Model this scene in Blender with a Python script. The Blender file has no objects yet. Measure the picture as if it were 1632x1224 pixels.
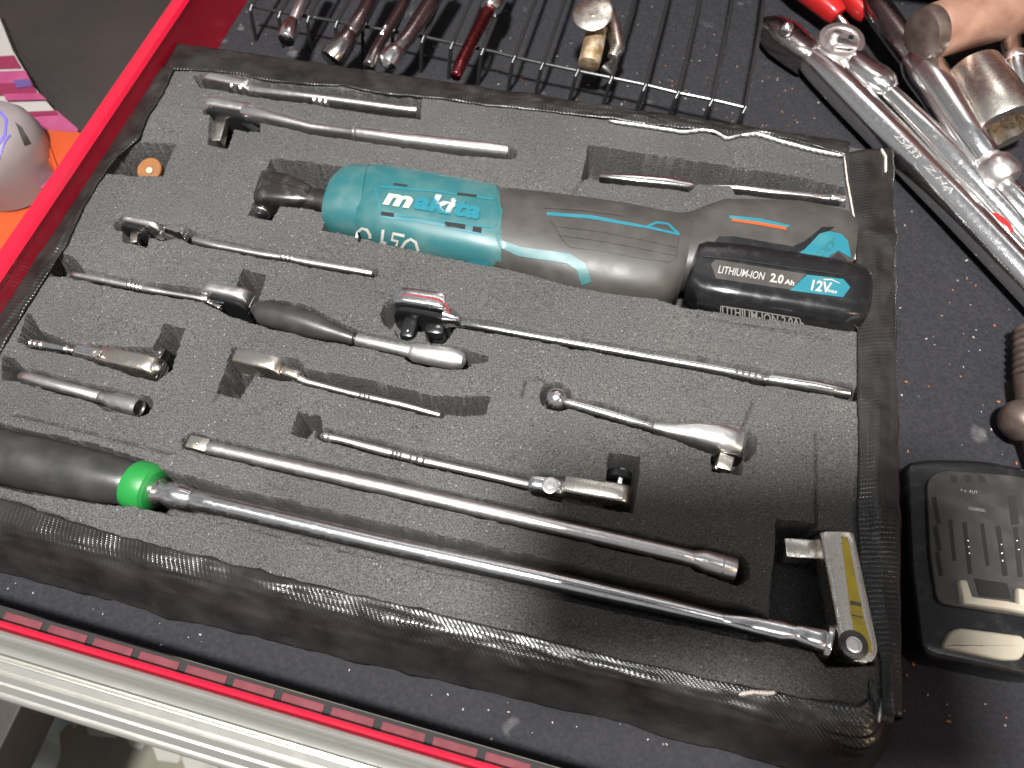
import bpy, bmesh, math, random
import numpy as np
from mathutils import Vector, Matrix
from mathutils.bvhtree import BVHTree

S = bpy.context.scene
COL = S.collection
random.seed(4)
rng = np.random.default_rng(4)
MM = 0.001

# ------------------------------------------------------------------ camera
R = Matrix(((0.97445105, -0.19084608, 0.11841845),
            (0.22389359, 0.86718532, -0.44481601),
            (-0.01779935, 0.45996456, 0.88775886)))
CAMZ = 335.0            # millimetres above the foam surface (z = 0)
FOC = 1150.0            # focal length in photo pixels (photo 1632 x 1224)
cam_d = bpy.data.cameras.new('camera')
cam_d.sensor_width = 36.0
cam_d.lens = FOC / 1632 * 36
cam_d.clip_start = 0.01
cam_d.clip_end = 50
cam = bpy.data.objects.new('camera', cam_d)
COL.objects.link(cam)
cam.matrix_world = Matrix.Translation((0, 0, CAMZ * MM)) @ R.to_4x4()
cam_d.dof.use_dof = True
cam_d.dof.focus_distance = 0.375
cam_d.dof.aperture_fstop = 9.0
S.camera = cam

# ------------------------------------------------------------------ world, lamps, exposure
W = bpy.data.worlds.new('World'); S.world = W; W.use_nodes = True
wn = W.node_tree.nodes; wl = W.node_tree.links
bg = wn['Background']
wtc = wn.new('ShaderNodeTexCoord'); wno = wn.new('ShaderNodeTexNoise'); wno.inputs['Scale'].default_value = 2.2
wno.inputs['Detail'].default_value = 3
wr = wn.new('ShaderNodeValToRGB')
wr.color_ramp.elements[0].position = .35; wr.color_ramp.elements[0].color = (.15, .15, .155, 1)
wr.color_ramp.elements[1].position = .7; wr.color_ramp.elements[1].color = (.60, .61, .63, 1)
wl.new(wtc.outputs['Generated'], wno.inputs['Vector']); wl.new(wno.outputs['Fac'], wr.inputs['Fac'])
wl.new(wr.outputs['Color'], bg.inputs['Color'])
bg.inputs['Strength'].default_value = 0.66

def area_lamp(name, loc, target, power, size, color, sy=None):
    d = bpy.data.lights.new(name, 'AREA'); d.energy = power; d.color = color
    d.shape = 'RECTANGLE' if sy else 'DISK'; d.size = size
    if sy: d.size_y = sy
    o = bpy.data.objects.new(name, d); COL.objects.link(o)
    o.location = Vector(loc) * MM
    o.rotation_euler = (Vector(target) - Vector(loc)).to_track_quat('-Z', 'Y').to_euler()
    return o
area_lamp('work_lamp', (-60, -190, 1400), (-60, 230, 0), 76, 0.15, (1, .985, .96))
area_lamp('ceiling_tube', (100, -150, 2000), (100, -150, 0), 9, 2.4, (.95, .98, 1), 0.07)
area_lamp('rear_tube', (300, 1500, 1900), (100, 200, 0), 2.5, 2.4, (.95, .97, 1), 0.10)
area_lamp('warm_bulb', (900, -250, 700), (100, 100, 0), 2.2, 0.06, (1, .72, .42))
S.view_settings.view_transform = 'Standard'
S.view_settings.look = 'None'
S.view_settings.exposure = 0.0
S.view_settings.gamma = 1.0

# ------------------------------------------------------------------ helpers
def at(x, y, z=0.0):
    """photo pixel -> world point (mm) on the plane at height z"""
    d = R @ Vector(((x - 816) / FOC, -(y - 612) / FOC, -1))
    t = (z - CAMZ) / d.z
    return Vector((d.x * t, d.y * t, z))
def mmpx(x, y, z=0.0):
    d = R @ Vector(((x - 816) / FOC, -(y - 612) / FOC, -1))
    return (z - CAMZ) / d.z / FOC

ROOTLOC = {}
def link_mesh(name, verts, faces, mat, parent=None, smooth=True, label=None, cat=None, group=None, kind=None, uv=None, origin=None, sharp=35):
    V = np.array([tuple(v) for v in verts], dtype=float)
    if parent is not None:
        L = ROOTLOC[parent.name]
    else:
        L = np.array(origin) if origin is not None else np.array([V[:, 0].mean(), V[:, 1].mean(), V[:, 2].min()])
    V = (V - L) * MM
    me = bpy.data.meshes.new(name)
    me.from_pydata(V.tolist(), [], faces)
    if uv is not None:
        ul = me.uv_layers.new(name='UVMap')
        lv = np.empty(len(me.loops), dtype=np.int32); me.loops.foreach_get('vertex_index', lv)
        ul.data.foreach_set('uv', np.array(uv)[lv].astype(np.float32).ravel())
    me.materials.append(mat)
    if smooth:
        me.shade_smooth()
        if sharp: me.set_sharp_from_angle(angle=math.radians(sharp))
    o = bpy.data.objects.new(name, me); COL.objects.link(o)
    if parent is not None:
        o.parent = parent
    else:
        o.location = Vector(L) * MM
    ROOTLOC[o.name] = L
    if label: o['label'] = label
    if cat: o['category'] = cat
    if group: o['group'] = group
    if kind: o['kind'] = kind
    return o
def thing(name, label, cat, loc, group=None):
    o = bpy.data.objects.new(name, None); COL.objects.link(o)
    o.empty_display_size = .01
    o.location = Vector(loc) * MM; ROOTLOC[o.name] = np.array(tuple(loc), dtype=float)
    o['label'] = label; o['category'] = cat
    if group: o['group'] = group
    return o

def box_geo(c, sx, sy, sz, ax=None, bevel=0):
    """box with centre c, sizes, optional 3 axes"""
    ax = ax or (Vector((1, 0, 0)), Vector((0, 1, 0)), Vector((0, 0, 1)))
    bm = bmesh.new(); bmesh.ops.create_cube(bm, size=1)
    bmesh.ops.scale(bm, vec=(sx, sy, sz), verts=bm.verts)
    if bevel: bmesh.ops.bevel(bm, geom=bm.edges[:], offset=bevel, segments=2, affect='EDGES', profile=.5)
    V = [Vector(c) + ax[0] * v.co.x + ax[1] * v.co.y + ax[2] * v.co.z for v in bm.verts]
    bm.verts.ensure_lookup_table()
    F = [[v.index for v in f.verts] for f in bm.faces]; bm.free()
    return V, F
def join(*gs):
    V = []; F = []
    for v, f in gs:
        n = len(V); V += list(v); F += [[i + n for i in q] for q in f]
    return V, F

def ring_pts(c, u, w, a, b, n, p):
    out = []
    for k in range(n):
        t = 2 * math.pi * k / n
        ct, st = math.cos(t), math.sin(t)
        x = math.copysign(abs(ct) ** (2 / p), ct); y = math.copysign(abs(st) ** (2 / p), st)
        out.append(c + u * (a * x) + w * (b * y))
    return out
def loft_geo(rings, cap=True):
    n = len(rings[0]); V = [v for r in rings for v in r]; F = []
    for i in range(len(rings) - 1):
        for k in range(n):
            a = i * n + k; b = i * n + (k + 1) % n
            F.append([a, a + n, b + n, b])
    if cap:
        F.append(list(range(n))); m = (len(rings) - 1) * n
        F.append([m + k for k in range(n - 1, -1, -1)])
    return V, F
def tube_geo(pts, n=20, power=2.0, soft=0.0, open_end=False):
    """pts: (Vector, half width, half height[, power]) -> loft; width horizontal, height up"""
    P = [Vector(p[0]) for p in pts]; rings = []
    N = len(P)
    for i, s in enumerate(pts):
        T = (P[min(i + 1, N - 1)] - P[max(i - 1, 0)])
        if T.length < 1e-6: T = P[-1] - P[0]
        T.normalize()
        u = Vector((0, 0, 1)).cross(T)
        if u.length < 1e-3: u = Vector((1, 0, 0))
        u.normalize(); w = T.cross(u)
        p = s[3] if len(s) > 3 else power
        if soft and i == 0:
            rings.append(ring_pts(P[0] - T * 0, u, w, max(s[1] - soft, .05), max(s[2] - soft, .05), n, p))
            rings.append(ring_pts(P[0] + T * soft * .4, u, w, s[1] - soft * .35, s[2] - soft * .35, n, p))
            rings.append(ring_pts(P[0] + T * soft, u, w, s[1], s[2], n, p))
        elif soft and i == N - 1 and not open_end:
            rings.append(ring_pts(P[-1] - T * soft, u, w, s[1], s[2], n, p))
            rings.append(ring_pts(P[-1] - T * soft * .4, u, w, s[1] - soft * .35, s[2] - soft * .35, n, p))
            rings.append(ring_pts(P[-1], u, w, max(s[1] - soft, .05), max(s[2] - soft, .05), n, p))
        else:
            rings.append(ring_pts(P[i], u, w, s[1], s[2], n, p))
    return loft_geo(rings)
DZ = 0.0
def pxtube(st, z=0.0, n=20, power=2.0, soft=0.4):
    """st: (px, py, width_px[, height_mm[, z]]) """
    out = []
    for s in st:
        zz = (s[4] if len(s) > 4 else z) + DZ
        p = at(s[0], s[1], zz); w = s[2] * mmpx(s[0], s[1], zz) / 2
        h = s[3] / 2 if len(s) > 3 and s[3] else w
        out.append((p, w, h))
    return tube_geo(out, n, power, soft)
def head_geo(p0, p1, w_px, H, z, n=24, power=5, pts=9, round0=True, round1=True):
    """disc / stadium standing on edge: path p0->p1 in px, thickness w_px, height H mm, centre height z"""
    z += DZ; a = at(*p0, z); b = at(*p1, z); L = (b - a).length; r = min(H / 2, L / 2); w = w_px * mmpx(*p0, z) / 2
    st = []
    ts = []
    for k in range(pts): ts.append(r * (1 - math.cos(math.pi / 2 * (k + .25) / (pts))))
    lens = ([t for t in ts] if round0 else [0]) + ([L - t for t in reversed(ts)] if round1 else [L])
    for d in lens:
        h = H / 2
        if round0 and d < r: h = H / 2 * max(0.0, 1 - ((r - d) / r) ** 3.4) ** (1 / 3.4)
        if round1 and d > L - r: h = H / 2 * max(0.0, 1 - ((d - L + r) / r) ** 3.4) ** (1 / 3.4)
        st.append((a.lerp(b, d / L), w, max(h, .6)))
    return tube_geo(st, n, power, .5)
def stub_geo(p0, p1, w_px, h, z, bevel=.5):
    """square drive: box from px p0 to p1"""
    z += DZ; a = at(*p0, z); b = at(*p1, z); d = (b - a); L = d.length; d.normalize()
    u = Vector((0, 0, 1)).cross(d).normalized(); w = w_px * mmpx(*p1, z)
    return box_geo((a + b) / 2, L, w, h, (d, u, Vector((0, 0, 1))), bevel)
def ball_geo(c, r, seg=16, rng_=10):
    bm = bmesh.new(); bmesh.ops.create_uvsphere(bm, u_segments=seg, v_segments=rng_, radius=r)
    V = [Vector(c) + v.co for v in bm.verts]; F = [[v.index for v in f.verts] for f in bm.faces]; bm.free(); return V, F
def lathe_axis(prof, a, d, n=32):
    """prof: (distance along d, radius); rings perpendicular to d (any direction)"""
    d = Vector(d).normalized(); u = d.orthogonal().normalized(); w = d.cross(u)
    rings = [ring_pts(Vector(a) + d * s, u, w, r, r, n, 2) for s, r in prof]
    return loft_geo(rings)

# ------------------------------------------------------------------ materials
def mat(name, color, rough=.5, metal=0.0, bump=None, var=None, spec=.5, coat=0, trans=0, alpha=1, emit=None):
    """bump=(scale, strength, distance_mm)  var=(scale, color2, lo, hi)"""
    m = bpy.data.materials.new(name); m.use_nodes = True
    nt = m.node_tree; b = nt.nodes['Principled BSDF']
    b.inputs['Base Color'].default_value = (*color, 1); b.inputs['Roughness'].default_value = rough
    b.inputs['Metallic'].default_value = metal; b.inputs['Specular IOR Level'].default_value = spec
    b.inputs['Coat Weight'].default_value = coat; b.inputs['Transmission Weight'].default_value = trans
    b.inputs['Alpha'].default_value = alpha
    tc = nt.nodes.new('ShaderNodeTexCoord')
    if var:
        no = nt.nodes.new('ShaderNodeTexNoise'); no.inputs['Scale'].default_value = var[0]; no.inputs['Detail'].default_value = 6
        r = nt.nodes.new('ShaderNodeValToRGB'); r.color_ramp.elements[0].position = var[2]; r.color_ramp.elements[1].position = var[3]
        r.color_ramp.elements[0].color = (*color, 1); r.color_ramp.elements[1].color = (*var[1], 1)
        nt.links.new(tc.outputs['Object'], no.inputs['Vector']); nt.links.new(no.outputs['Fac'], r.inputs['Fac'])
        nt.links.new(r.outputs['Color'], b.inputs['Base Color'])
        mr = nt.nodes.new('ShaderNodeMapRange'); mr.inputs['To Min'].default_value = rough; mr.inputs['To Max'].default_value = min(1, rough + .15)
        mr.inputs['From Min'].default_value = var[2]; mr.inputs['From Max'].default_value = var[3]
        nt.links.new(no.outputs['Fac'], mr.inputs['Value']); nt.links.new(mr.outputs['Result'], b.inputs['Roughness'])
    if bump:
        nb = nt.nodes.new('ShaderNodeTexNoise'); nb.inputs['Scale'].default_value = bump[0]; nb.inputs['Detail'].default_value = 4
        bp = nt.nodes.new('ShaderNodeBump'); bp.inputs['Strength'].default_value = bump[1]; bp.inputs['Distance'].default_value = bump[2] * MM
        nt.links.new(tc.outputs['Object'], nb.inputs['Vector']); nt.links.new(nb.outputs['Fac'], bp.inputs['Height'])
        nt.links.new(bp.outputs['Normal'], b.inputs['Normal'])
    return m

M = {}
M['chrome'] = mat('chrome', (.90, .89, .88), .17, 1, bump=(260, .12, .3), var=(420, (.68, .66, .64), .52, .8))
M['satin'] = mat('satin_chrome', (.90, .87, .85), .30, 1, bump=(900, .2, .12), var=(300, (.70, .66, .64), .5, .8))
M['brushed'] = mat('brushed_steel', (.92, .90, .88), .40, 1, bump=(1400, .3, .15), var=(400, (.7, .68, .66), .5, .8))
M['worn'] = mat('worn_steel', (.78, .73, .66), .27, 1, bump=(420, .12, .2), var=(260, (.50, .41, .30), .5, .75))
M['dark_chrome'] = mat('dark_chrome', (.42, .38, .38), .2, 1, bump=(500, .15, .2), var=(300, (.2, .16, .15), .45, .75))
M['black_steel'] = mat('black_steel', (.025, .025, .026), .3, .6, bump=(900, .2, .15))
M['gun_metal'] = mat('gun_metal', (.085, .08, .078), .33, .9, bump=(800, .2, .15), var=(200, (.2, .18, .16), .5, .8))
M['hole'] = mat('strip_and_opening_shade', (.008, .008, .008), .9)  # near-black stands for shade inside openings, and colours the channel strip
M['rust'] = mat('rusty_steel', (.28, .19, .10), .5, .7, bump=(500, .5, .4), var=(180, (.5, .42, .32), .4, .7))
M['panel'] = mat('battery_panel', (.018, .017, .015), .5, 0, bump=(1500, .25, .12), var=(100, (.035, .033, .031), .45, .8))
M['knob'] = mat('brown_knob', (.07, .048, .040), .35, .5, bump=(200, .3, .3), var=(90, (.14, .105, .09), .4, .75))
M['copper'] = mat('copper_handle', (.20, .10, .07), .42, .2, bump=(120, .2, .4), var=(60, (.30, .17, .12), .35, .7))
M['rubber'] = mat('black_rubber', (.020, .020, .019), .35, 0, bump=(1600, .3, .15), var=(70, (.036, .034, .032), .4, .75))
M['green'] = mat('green_ring', (.010, .150, .028), .38, 0, bump=(600, .2, .15), var=(90, (.02, .13, .03), .5, .8))
M['teal'] = mat('teal_plastic', (.014, .082, .090), .42, 0, bump=(1500, .25, .12), var=(75, (.042, .100, .098), .42, .75))
M['teal_light'] = mat('teal_trim', (.012, .115, .150), .35, 0, bump=(1200, .2, .1), var=(90, (.03, .13, .15), .5, .8))
M['teal_letter'] = mat('teal_letter_worn', (.012, .115, .15), .35, 0, bump=(700, .3, .15), var=(70, (.28, .28, .27), .56, .60))
M['grip'] = mat('grey_grip', (.032, .029, .026), .46, 0, bump=(1700, .35, .15), var=(80, (.044, .040, .035), .4, .75))
M['grip_dark'] = mat('dark_grip', (.018, .018, .018), .4, 0, bump=(1500, .3, .12), var=(80, (.04, .038, .036), .45, .8))
M['gloss_black'] = mat('gloss_black', (.007, .007, .0075), .22, 0, bump=(500, .12, .15), var=(160, (.015, .0145, .0145), .5, .8))
M['matt_black'] = mat('matt_black', (.012, .0115, .012), .42, 0, bump=(1500, .25, .12), var=(100, (.026, .025, .026), .5, .8))
M['white_paint'] = mat('white_paint_pen', (.30, .29, .26), .5, 0, bump=(900, .3, .1))
M['print_grey'] = mat('grey_print', (.26, .25, .235), .5)
M['orange'] = mat('orange_stripe', (.30, .055, .012), .45, 0, bump=(900, .2, .1))
M['orange_disc'] = mat('orange_butt', (.19, .07, .012), .55, 0, bump=(500, .4, .3), var=(220, (.13, .055, .02), .4, .75))
M['cream'] = mat('cream_plastic', (.36, .33, .26), .4, 0, bump=(300, .2, .2), var=(90, (.36, .27, .2), .52, .75))
M['red'] = mat('red_paint', (.34, .004, .020), .3, 0, bump=(150, .12, .5), var=(40, (.28, .004, .017), .4, .8), coat=.3)
M['maroon'] = mat('maroon_pad', (.095, .014, .020), .8, 0, bump=(700, .3, .2), var=(150, (.07, .015, .018), .4, .8))
M['alu'] = mat('aluminium', (.56, .55, .51), .34, .86, bump=(400, .2, .15), var=(120, (.44, .42, .38), .5, .8))
M['wire'] = mat('black_wire', (.02, .02, .02), .28, .2, bump=(700, .2, .15))
M['red_plastic'] = mat('red_plastic', (.30, .012, .012), .25, 0)
M['cab_red'] = mat('cabinet_red', (.06, .012, .014), .35, 0, bump=(60, .1, .5))

def foam_material():
    m = bpy.data.materials.new('foam'); m.use_nodes = True; nt = m.node_tree; N = nt.nodes; Lk = nt.links
    b = N['Principled BSDF']; b.inputs['Roughness'].default_value = .72; b.inputs['Specular IOR Level'].default_value = .55
    tc = N.new('ShaderNodeTexCoord')
    vo = N.new('ShaderNodeTexVoronoi'); vo.inputs['Scale'].default_value = 1300
    no = N.new('ShaderNodeTexNoise'); no.inputs['Scale'].default_value = 1250; no.inputs['Detail'].default_value = 5; no.inputs['Roughness'].default_value = .7
    big = N.new('ShaderNodeTexNoise'); big.inputs['Scale'].default_value = 14; big.inputs['Detail'].default_value = 6
    for n in (vo, no, big): Lk.new(tc.outputs['Object'], n.inputs['Vector'])
    r = N.new('ShaderNodeValToRGB'); e = r.color_ramp.elements
    e[0].position = .36; e[0].color = (.008, .008, .008, 1); e[1].position = .67; e[1].color = (.112, .110, .108, 1)
    Lk.new(no.outputs['Fac'], r.inputs['Fac'])
    mx = N.new('ShaderNodeMixRGB'); mx.blend_type = 'MULTIPLY'; mx.inputs['Fac'].default_value = 1
    r2 = N.new('ShaderNodeValToRGB'); r2.color_ramp.elements[0].position = .3; r2.color_ramp.elements[1].position = .75
    r2.color_ramp.elements[0].color = (.75, .75, .76, 1); r2.color_ramp.elements[1].color = (1.12, 1.1, 1.06, 1)
    Lk.new(big.outputs['Fac'], r2.inputs['Fac']); Lk.new(r.outputs['Color'], mx.inputs['Color1']); Lk.new(r2.outputs['Color'], mx.inputs['Color2'])
    # sparkle of the cut cells, put into the colour as pale flecks
    vf = N.new('ShaderNodeTexVoronoi'); vf.inputs['Scale'].default_value = 800; Lk.new(tc.outputs['Object'], vf.inputs['Vector'])
    wn_ = N.new('ShaderNodeSeparateColor'); Lk.new(vf.outputs['Color'], wn_.inputs['Color'])
    g = N.new('ShaderNodeMath'); g.operation = 'GREATER_THAN'; g.inputs[1].default_value = .975; Lk.new(wn_.outputs['Red'], g.inputs[0])
    g2 = N.new('ShaderNodeMath'); g2.operation = 'LESS_THAN'; g2.inputs[1].default_value = .32; Lk.new(vf.outputs['Distance'], g2.inputs[0])
    g3 = N.new('ShaderNodeMath'); g3.operation = 'MULTIPLY'; Lk.new(g.outputs[0], g3.inputs[0]); Lk.new(g2.outputs[0], g3.inputs[1])
    mx2 = N.new('ShaderNodeMixRGB'); mx2.inputs['Color2'].default_value = (.18, .178, .175, 1)
    Lk.new(g3.outputs[0], mx2.inputs['Fac']); Lk.new(mx.outputs['Color'], mx2.inputs['Color1']); Lk.new(mx2.outputs['Color'], b.inputs['Base Color'])
    bp = N.new('ShaderNodeBump'); bp.inputs['Strength'].default_value = .8; bp.inputs['Distance'].default_value = .7 * MM
    ad = N.new('ShaderNodeMath'); ad.operation = 'ADD'; Lk.new(vo.outputs['Distance'], ad.inputs[0]); Lk.new(no.outputs['Fac'], ad.inputs[1])
    Lk.new(ad.outputs[0], bp.inputs['Height']); Lk.new(bp.outputs['Normal'], b.inputs['Normal'])
    return m
M['foam'] = foam_material()

def liner_material():
    m = mat('liner', (.010, .0098, .0115), .8, 0, bump=(1400, .6, .4), var=(500, (.022, .0212, .025), .35, .7), spec=.25)
    nt = m.node_tree; b = nt.nodes['Principled BSDF']
    tc = nt.nodes.new('ShaderNodeTexCoord')
    vo = nt.nodes.new('ShaderNodeTexVoronoi'); vo.inputs['Scale'].default_value = 260; nt.links.new(tc.outputs['Object'], vo.inputs['Vector'])
    sp = nt.nodes.new('ShaderNodeSeparateColor'); nt.links.new(vo.outputs['Color'], sp.inputs['Color'])
    g = nt.nodes.new('ShaderNodeMath'); g.operation = 'GREATER_THAN'; g.inputs[1].default_value = .965; nt.links.new(sp.outputs['Green'], g.inputs[0])
    g2 = nt.nodes.new('ShaderNodeMath'); g2.operation = 'LESS_THAN'; g2.inputs[1].default_value = .16; nt.links.new(vo.outputs['Distance'], g2.inputs[0])
    g3 = nt.nodes.new('ShaderNodeMath'); g3.operation = 'MULTIPLY'; nt.links.new(g.outputs[0], g3.inputs[0]); nt.links.new(g2.outputs[0], g3.inputs[1])
    mx = nt.nodes.new('ShaderNodeMixRGB'); mx.inputs['Color2'].default_value = (.15, .13, .12, 1)
    src = b.inputs['Base Color'].links[0].from_socket
    # pale dusty smudges
    ns = nt.nodes.new('ShaderNodeTexNoise'); ns.inputs['Scale'].default_value = 34; ns.inputs['Detail'].default_value = 7
    nt.links.new(tc.outputs['Object'], ns.inputs['Vector'])
    rr = nt.nodes.new('ShaderNodeValToRGB'); rr.color_ramp.elements[0].position = .66; rr.color_ramp.elements[1].position = .82
    rr.color_ramp.elements[1].color = (.45, .45, .45, 1)
    nt.links.new(ns.outputs['Fac'], rr.inputs['Fac'])
    m0 = nt.nodes.new('ShaderNodeMixRGB'); m0.inputs['Color2'].default_value = (.3, .29, .28, 1)
    nt.links.new(rr.outputs['Color'], m0.inputs['Fac']); nt.links.new(src, m0.inputs['Color1'])
    nt.links.new(m0.outputs['Color'], mx.inputs['Color1']); nt.links.new(g3.outputs[0], mx.inputs['Fac'])
    nt.links.new(mx.outputs['Color'], b.inputs['Base Color'])
    return m
M['liner'] = liner_material()

def tape_material():
    """black cloth tape: ribs across the strip (u along the strip in mm, v across)"""
    m = bpy.data.materials.new('cloth_tape'); m.use_nodes = True; nt = m.node_tree; N = nt.nodes; Lk = nt.links
    b = N['Principled BSDF']; b.inputs['Roughness'].default_value = .33; b.inputs['Specular IOR Level'].default_value = .5
    tc = N.new('ShaderNodeTexCoord'); sx = N.new('ShaderNodeSeparateXYZ'); Lk.new(tc.outputs['UV'], sx.inputs[0])
    def math_(op, a, c):
        n = N.new('ShaderNodeMath'); n.operation = op
        for i, v in enumerate((a, c)):
            if v is None: continue
            if hasattr(v, 'links') or not isinstance(v, (int, float)): Lk.new(v, n.inputs[i])
            else: n.inputs[i].default_value = v
        return n.outputs[0]
    no = N.new('ShaderNodeTexNoise'); no.inputs['Scale'].default_value = .35; no.inputs['Detail'].default_value = 3; Lk.new(tc.outputs['UV'], no.inputs['Vector'])
    u = math_('ADD', sx.outputs['X'], math_('MULTIPLY', no.outputs['Fac'], .35))
    rib = math_('SINE', math_('MULTIPLY', u, 2 * math.pi / 4.4), None)
    rib = math_('POWER', math_('ABSOLUTE', rib, None), 6.0)
    dot = math_('SINE', math_('MULTIPLY', sx.outputs['Y'], 2 * math.pi / 1.1), None)
    hgt = math_('MULTIPLY', rib, math_('ADD', math_('MULTIPLY', dot, .3), .7))
    nm = N.new('ShaderNodeTexNoise'); nm.inputs['Scale'].default_value = 22; nm.inputs['Detail'].default_value = 2; Lk.new(tc.outputs['Object'], nm.inputs['Vector'])
    mr_ = N.new('ShaderNodeMapRange'); mr_.inputs['From Min'].default_value = .4; mr_.inputs['From Max'].default_value = .62; mr_.inputs['To Min'].default_value = .3; Lk.new(nm.outputs['Fac'], mr_.inputs['Value'])
    hgt = math_('MULTIPLY', hgt, mr_.outputs['Result'])
    wk = N.new('ShaderNodeTexNoise'); wk.inputs['Scale'].default_value = 20; wk.inputs['Detail'].default_value = 2; wk.inputs['Distortion'].default_value = .6
    Lk.new(tc.outputs['Object'], wk.inputs['Vector'])
    b1 = N.new('ShaderNodeBump'); b1.inputs['Strength'].default_value = .55; b1.inputs['Distance'].default_value = 6.0 * MM; Lk.new(wk.outputs['Fac'], b1.inputs['Height'])
    b2 = N.new('ShaderNodeBump'); b2.inputs['Strength'].default_value = .7; b2.inputs['Distance'].default_value = .26 * MM; Lk.new(hgt, b2.inputs['Height']); Lk.new(b1.outputs['Normal'], b2.inputs['Normal'])
    Lk.new(b2.outputs['Normal'], b.inputs['Normal'])
    r = N.new('ShaderNodeValToRGB'); r.color_ramp.elements[0].position = .35; r.color_ramp.elements[1].position = .7
    r.color_ramp.elements[0].color = (.009, .0085, .008, 1); r.color_ramp.elements[1].color = (.021, .0195, .018, 1)
    n3 = N.new('ShaderNodeTexNoise'); n3.inputs['Scale'].default_value = 60; n3.inputs['Detail'].default_value = 6; Lk.new(tc.outputs['Object'], n3.inputs['Vector']); Lk.new(n3.outputs['Fac'], r.inputs['Fac'])
    Lk.new(r.outputs['Color'], b.inputs['Base Color'])
    r4 = N.new('ShaderNodeMapRange'); r4.inputs['To Min'].default_value = .17; r4.inputs['To Max'].default_value = .36; Lk.new(n3.outputs['Fac'], r4.inputs['Value']); Lk.new(r4.outputs['Result'], b.inputs['Roughness'])
    return m
M['tape'] = tape_material()
M['tape_edge'] = mat('tape_torn_edge', (.42, .38, .34), .5, 0, bump=(500, .4, .3))
M['silver_tape'] = mat('silver_backing', (.6, .6, .6), .3, .7, bump=(300, .4, .5))

# ------------------------------------------------------------------ the drawer
ZL = -32.0      # liner surface
def profile_x(prof, x0, x1, n=2):
    """extrude a (y,z) polyline along x, giving an open sheet"""
    V = []; F = []; k = len(prof)
    for i in range(n):
        x = x0 + (x1 - x0) * i / (n - 1)
        V += [(x, p[0], p[1]) for p in prof]
    for i in range(n - 1):
        for j in range(k - 1): F.append([i * k + j, (i + 1) * k + j, (i + 1) * k + j + 1, i * k + j + 1])
    return V, F
def skew(x): return -.027 * (x + 255)      # the drawer front is not quite square to the tray
def solid_profile_x(prof, x0, x1):
    k = len(prof); V = [(x0, p[0] + skew(x0), p[1]) for p in prof] + [(x1, p[0] + skew(x1), p[1]) for p in prof]
    F = [[j, (j + 1) % k, (j + 1) % k + k, j + k] for j in range(k)] + [list(range(k - 1, -1, -1)), list(range(k, 2 * k))]
    return V, F
def solid_profile_y(prof, y0, y1):
    k = len(prof); V = [(p[0], y0, p[1]) for p in prof] + [(p[0], y1, p[1]) for p in prof]
    F = [[(j + 1) % k, j, j + k, (j + 1) % k + k] for j in range(k)] + [list(range(k)), list(range(2 * k - 1, k - 1, -1))]
    return V, F
def flip(g): return g[0], [f[::-1] for f in g[1]]

XL, XR, YF, YB = -333.0, 420.0, 5.6, 640.0
drawer = thing('drawer', 'open red tool chest drawer with bright aluminium front trim holding all the tools', 'drawer', (0, 300, -48))
# left side wall with rolled top edge
prof = [(-333, -44), (-333, 9), (-332.2, 13), (-334, 15.2), (-339, 15.6), (-343, 14.5), (-344.5, 12), (-344.5, -60), (-341, -60), (-341, -44)]
link_mesh('side_wall', *solid_profile_y(prof, -2, YB), M['red'], drawer)
prof = [(420, -44), (420, 9), (422, 15), (430, 15), (432, 12), (432, -60), (424, -60)]
link_mesh('side_wall', *flip(solid_profile_y(prof[::-1], -2, YB)), M['red'], drawer)
V, F = box_geo((40, YB + 3, -20), 790, 5, 70); link_mesh('back_wall', V, F, M['gun_metal'], drawer, smooth=False)
V, F = box_geo((40, 334, -40), 752, 620, 6); link_mesh('bottom_panel', V, F, M['red'], drawer, smooth=False)
# front inner wall with a red lip
prof = [(-1.9, 8.5), (-1.2, 10.4), (0, 11.0), (1.0, 10.4), (1.4, 6.5), (1.4, 2), (6.4, .5), (6.4, -36), (4, -36), (-1.9, -36)]
link_mesh('front_lip', *solid_profile_x(prof[::-1], -345, 430), M['red'], drawer)
# dark channel with maroon pads on top of the inner flange
V, F = box_geo((40, 3.95, 2.0), 750, 4.7, 2.4); link_mesh('channel_strip', [Vector((v.x, v.y + skew(v.x), v.z)) for v in V], F, M['hole'], drawer, smooth=False)
x = -330.0
while x < 160:
    V, F = box_geo((x + 9.3, 3.4, 3.3), 18.8, 3.4, 1.2, bevel=.2)
    link_mesh('channel_pad', [Vector((v.x, v.y + skew(v.x), v.z)) for v in V], F, M['maroon'], drawer); x += 22.4
# aluminium pull profile in front
prof = [(-2.4, 8.2), (-3.6, 10.8), (-5.6, 11.6), (-8.2, 10.8), (-10.4, 8.6), (-11.6, 6), (-15.5, 3.8), (-18.3, 3.2), (-18.6, 2.0), (-18.6, -20), (-2.4, -20)]
prof = [(-2.0 + (y + 2.4) * .58, z) for y, z in prof]
link_mesh('trim_rail', *solid_profile_x(prof, -345, 432), M['alu'], drawer)
prof = [(-18.8, 0.6), (-19.6, 1.6), (-20.3, 1.6), (-20.9, .2), (-21.6, .9), (-22.2, .9), (-22.8, -.4), (-26.2, -1.6), (-27.0, -3.6), (-28.2, -3.2), (-29.2, -3.5), (-29.7, -5.6),
        (-32.4, -7.2), (-33.0, -9.0), (-34.2, -9.0), (-38.0, -11.4), (-38.6, -13.5), (-40, -13.2), (-41.2, -13.8), (-42.4, -17), (-43, -24), (-18.8, -24)]
prof = [(-11.6 + (y + 18.8) * .78, z) for y, z in prof]
link_mesh('handle_ledge', *solid_profile_x(prof, -345, 432), M['alu'], drawer)

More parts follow.
